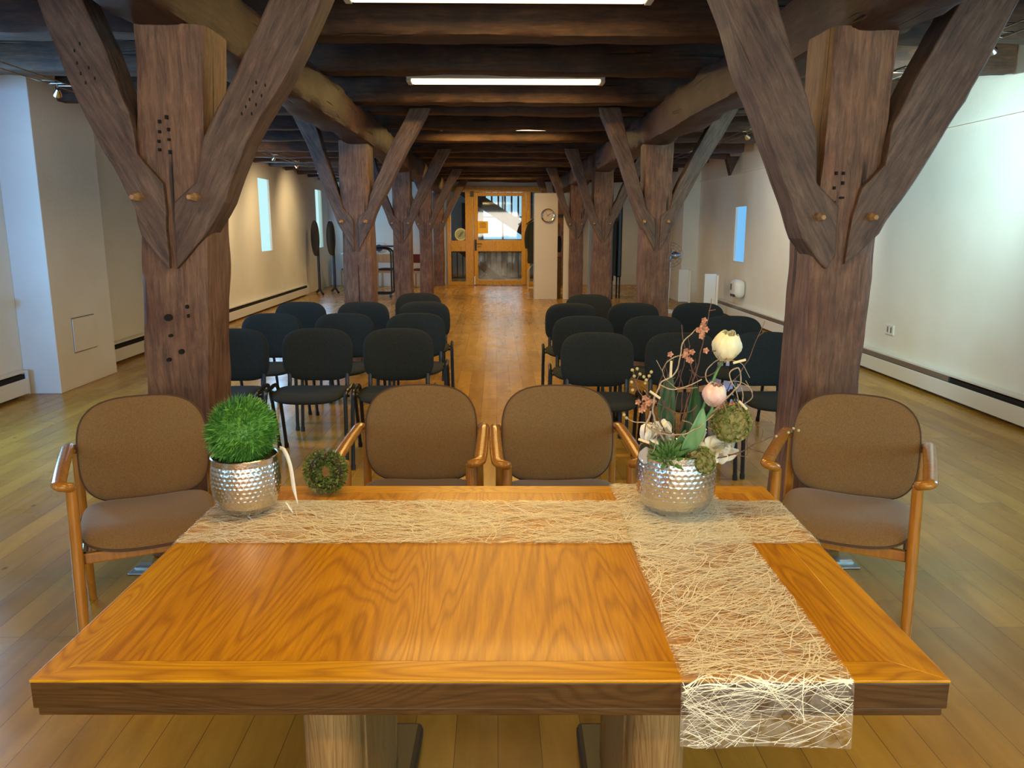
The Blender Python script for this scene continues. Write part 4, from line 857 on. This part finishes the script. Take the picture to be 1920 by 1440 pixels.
o=thing('coat_hanger','wooden coat hangers sticking out on the coat rack','hanger',(.79,17.33,1.62)); bm=bmesh.new(); tube(bm,[(-.14,0,-.09),(0,0,.02),(.1,0,.04)],.014); mk('shoulder_bar',bm,M['stair'],o); mk('hook',T(catmull([(.03,0,.03),(.03,0,.07),(.05,0,.10)],4),.004),M['chrome'],o)
bk=thing('wicker_basket','tall brown wicker basket in the gap right of the clock cabinet','basket',(1.322,16.8,0)); bm=bmesh.new(); lathe(bm,[(.045,0),(.05,.4),(.053,.85),(.047,.86),(.044,.4),(.035,.02)],20)
mk('body',bm,noisy('wicker',(.12,.06,.02),(.30,.17,.07),(1,1,6),30,.8,.6),bk); mk('hoop',T([(.05*math.cos(a),.05*math.sin(a),.855) for a in [2*PI*i/16 for i in range(17)]],.004,n=6),M['stair'],bk)
o=mk('dark_bag',pad(.10,.34,.1,lambda p:V(p.x,p.z,p.y),3),mat('navy_bag',(.008,.01,.03),.7),loc=(1.322,16.75,1.12)); meta(o,'small navy bag hanging in the gap beside the clock cabinet','bag')
o=mk('shelf_bar',B(1.27,1.385,16.5,16.55,1.66,1.73),M['plastic'],smooth=False,bev=.004); meta(o,'short black bar bridging the gap beside the clock cabinet','bar')
# folded things at left wall and right wall
def round_table(label,x,y,tilt):
    t=thing('folded_round_table',label,'table',(x,y,0),R(tilt),'folded round tables at the left wall')
    bm=bmesh.new(); lathe(bm,[(0,0),(.36,0),(.375,.01),(.36,.02),(0,.02)],40); mk('tabletop',bm,mat('black_laminate',(.012,.013,.015),.4),t,loc=(0,0,1.23),rot=(0,PI/2,0))
    mk('rim',T([(.01,.375*math.cos(a),1.23+.375*math.sin(a)) for a in [2*PI*i/32 for i in range(33)]],.014,n=6),M['plastic'],t)
    mk('column',T([(.06,0,1.2),(.06,0,.12)],.03),M['plastic'],t); mk('base_foot',T([(.06,-.3,.03),(.06,0,.12),(.06,.3,.03)],.028),M['plastic'],t)
    return t
round_table('black folded round table leaning at the left wall, nearer one',-3.98,17.7,25); round_table('black folded round table, behind the nearer folded one',-3.72,18.1,25)
for lab,x,y,h in (('black folded trestle stack, taller, left of the second right post',2.55,16.6,2.0),('black folded trestle, shorter and thinner, beside the taller stack',2.36,16.4,1.65)):
    t=thing('folded_trestle',lab,'trestle',(x,y,0),0,'folded trestles'); mk('panel',B(-.03,.07,0,.6,h*.22,h),M['plastic'],t,smooth=False,bev=.03)
    mk('leg',T([(-.02,.05,0),(-.02,.05,h*.5)],.018),M['bmetal'],t); mk('leg',T([(.04,.05,0),(.04,.05,h*.5)],.018),M['bmetal'],t)
o=mk('partition_panel',B(2.0,2.55,17.3,17.36,0,2.0),M['white'],smooth=False,bev=.01); meta(o,'white partition panel standing between second and third right posts','panel')
for lab,x0,y0,a in (('white flip board leaning at right wall below the blue pilaster, left one',3.50,14.7,-20),('larger white flip board leaning at the right wall beside the dispenser',3.62,13.3,-12)):
    t=thing('white_board',lab,'board',(x0,y0,0),R(a)); mk('panel',B(-.11,.08,0,.04,.10,.70),M['white'],t,smooth=False,bev=.008); mk('edge_frame',B(.08,.12,-.01,.05,.05,.68),M['whitel'],t,smooth=False,bev=.006); mk('foot',B(-.12,.13,-.10,.14,0,.05),M['metal'],t,smooth=False,bev=.01)
fn=thing('pedestal_fan','white pedestal fan behind the second right post','fan',(3.02,13.9,0))
mk('pole',T([(0,0,.03),(.02,0,.95)],.02),M['white'],fn); bm=bmesh.new(); lathe(bm,[(0,0),(.2,0),(.2,.02),(.03,.05),(0,.05)],28); mk('base',bm,M['white'],fn)
bm=bmesh.new(); tube(bm,[(.02,.1,1.0),(.02,-.08,1.0)],[.05,.065],n=14); mk('motor',bm,M['white'],fn)
bm=bmesh.new()
for r_ in (.06,.11,.16,.21): tube(bm,[(-.0+r_*math.cos(a),-.14-.04*(1-r_/.21),1.0+r_*math.sin(a)) for a in [2*PI*i/24 for i in range(25)]],.003,n=4)
for i in range(16): a=2*PI*i/16; tube(bm,[(0,-.19,1.0),(.21*math.cos(a),-.14,1+.21*math.sin(a)),(.16*math.cos(a),-.06,1+.16*math.sin(a))],.002,n=4)
mk('grille',bm,M['metal'],fn); bm=bmesh.new()
for i in range(3):
    a=2*PI*i/3; petal(bm,V(0,-.12,1),V(math.cos(a),0,math.sin(a)),V(0,-1,.3),.18,.13,.02)
mk('blades',bm,M['metal'],fn)
# wooden chairs and serving trolley at the left back
WCH=None
def wchair(label,x,y,rz,fab):
    t=thing('wooden_chair',label,'chair',(x,y,0),rz,'beech chairs at the left back')
    bw_=M['beech']
    for s in (-1,1):
        mk('rear_leg',B(s*.21-.018,s*.21+.018,.18,.215,0,.84),bw_,t,smooth=False,bev=.005); mk('front_leg',B(s*.21-.018,s*.21+.018,-.215,-.18,0,.43),bw_,t,smooth=False,bev=.005)
    mk('seat',pad(.46,.43,.05,None,5),fab,t,loc=(0,0,.455)); mk('seat_frame',B(-.21,.21,-.2,.2,.37,.43),bw_,t,smooth=False)
    mk('backrest',B(-.20,.20,.185,.21,.62,.83),bw_ if fab is M['plum'] else fab,t,smooth=False,bev=.01); return t
M['beech']=noisy('beech',(.50,.27,.10),(.62,.36,.15),(1,1,.15),30,.4,.05); M['plum']=mat('plum_fabric',(.06,.015,.02),.9); M['red']=mat('red_fabric',(.13,.02,.012),.9)
wchair('beech chair with plum seat beside the black serving trolley',-2.67,19.75,R(172),M['plum']); wchair('beech chair with red upholstery seen between fourth and last left posts',-1.80,19.55,R(176),M['red']); wchair('beech chair with plum seat, left of the one at the trolley',-3.55,19.6,R(200),M['plum'])
tr=thing('serving_trolley','black tubular side table frame left of the third post','trolley',(-2.17,17.0,0))
mk('top',B(-.42,.12,-.2,.2,1.06,1.09),M['plastic'],tr,smooth=False,bev=.008); mk('frame',T(catmull([(-.40,-.18,1.03),(-.15,-.18,1.03),(-.06,-.18,.98),(-.04,-.18,.9),(-.04,-.18,.3),(-.04,-.18,.12),(-.10,-.18,.09),(-.45,-.18,.09)],6),.018),M['bmetal'],tr)
mk('frame',T(catmull([(-.40,.18,1.03),(-.15,.18,1.03),(-.06,.18,.98),(-.04,.18,.9),(-.04,.18,.3),(-.04,.18,.12),(-.10,.18,.09),(-.45,.18,.09)],6),.018),M['bmetal'],tr)
for xx,yy in ((-.45,-.18),(-.06,-.18),(-.45,.18)):
    bm=bmesh.new(); tube(bm,[(xx,yy-.015,.035),(xx,yy+.015,.035)],.035,n=12); mk('caster',bm,M['plastic'],tr)
sh=thing('side_cabinet','low white cabinet against the end wall at the left back','cabinet',(-3.25,20.29,0)); mk('body',B(-.6,.75,-.2,.3,0,.80),M['wall'],sh,smooth=False,bev=.01); mk('top',B(-.62,.77,-.22,.3,.80,.83),M['white'],sh,smooth=False,bev=.005)
o=mk('desk_fan_heater',pad(.42,.26,.2,lambda p:V(p.x,p.z,p.y),4),M['white'],loc=(-2.95,20.2,.965)); meta(o,'white household appliance on the low cabinet at the left back','appliance')
bm=bmesh.new(); lathe(bm,[(.0,.0),(.09,0),(.09,.012),(0,.012)],24); mk('round_opening',bm,M['plastic'],o,loc=(.02,-.10,-.01),rot=(PI/2,0,0))
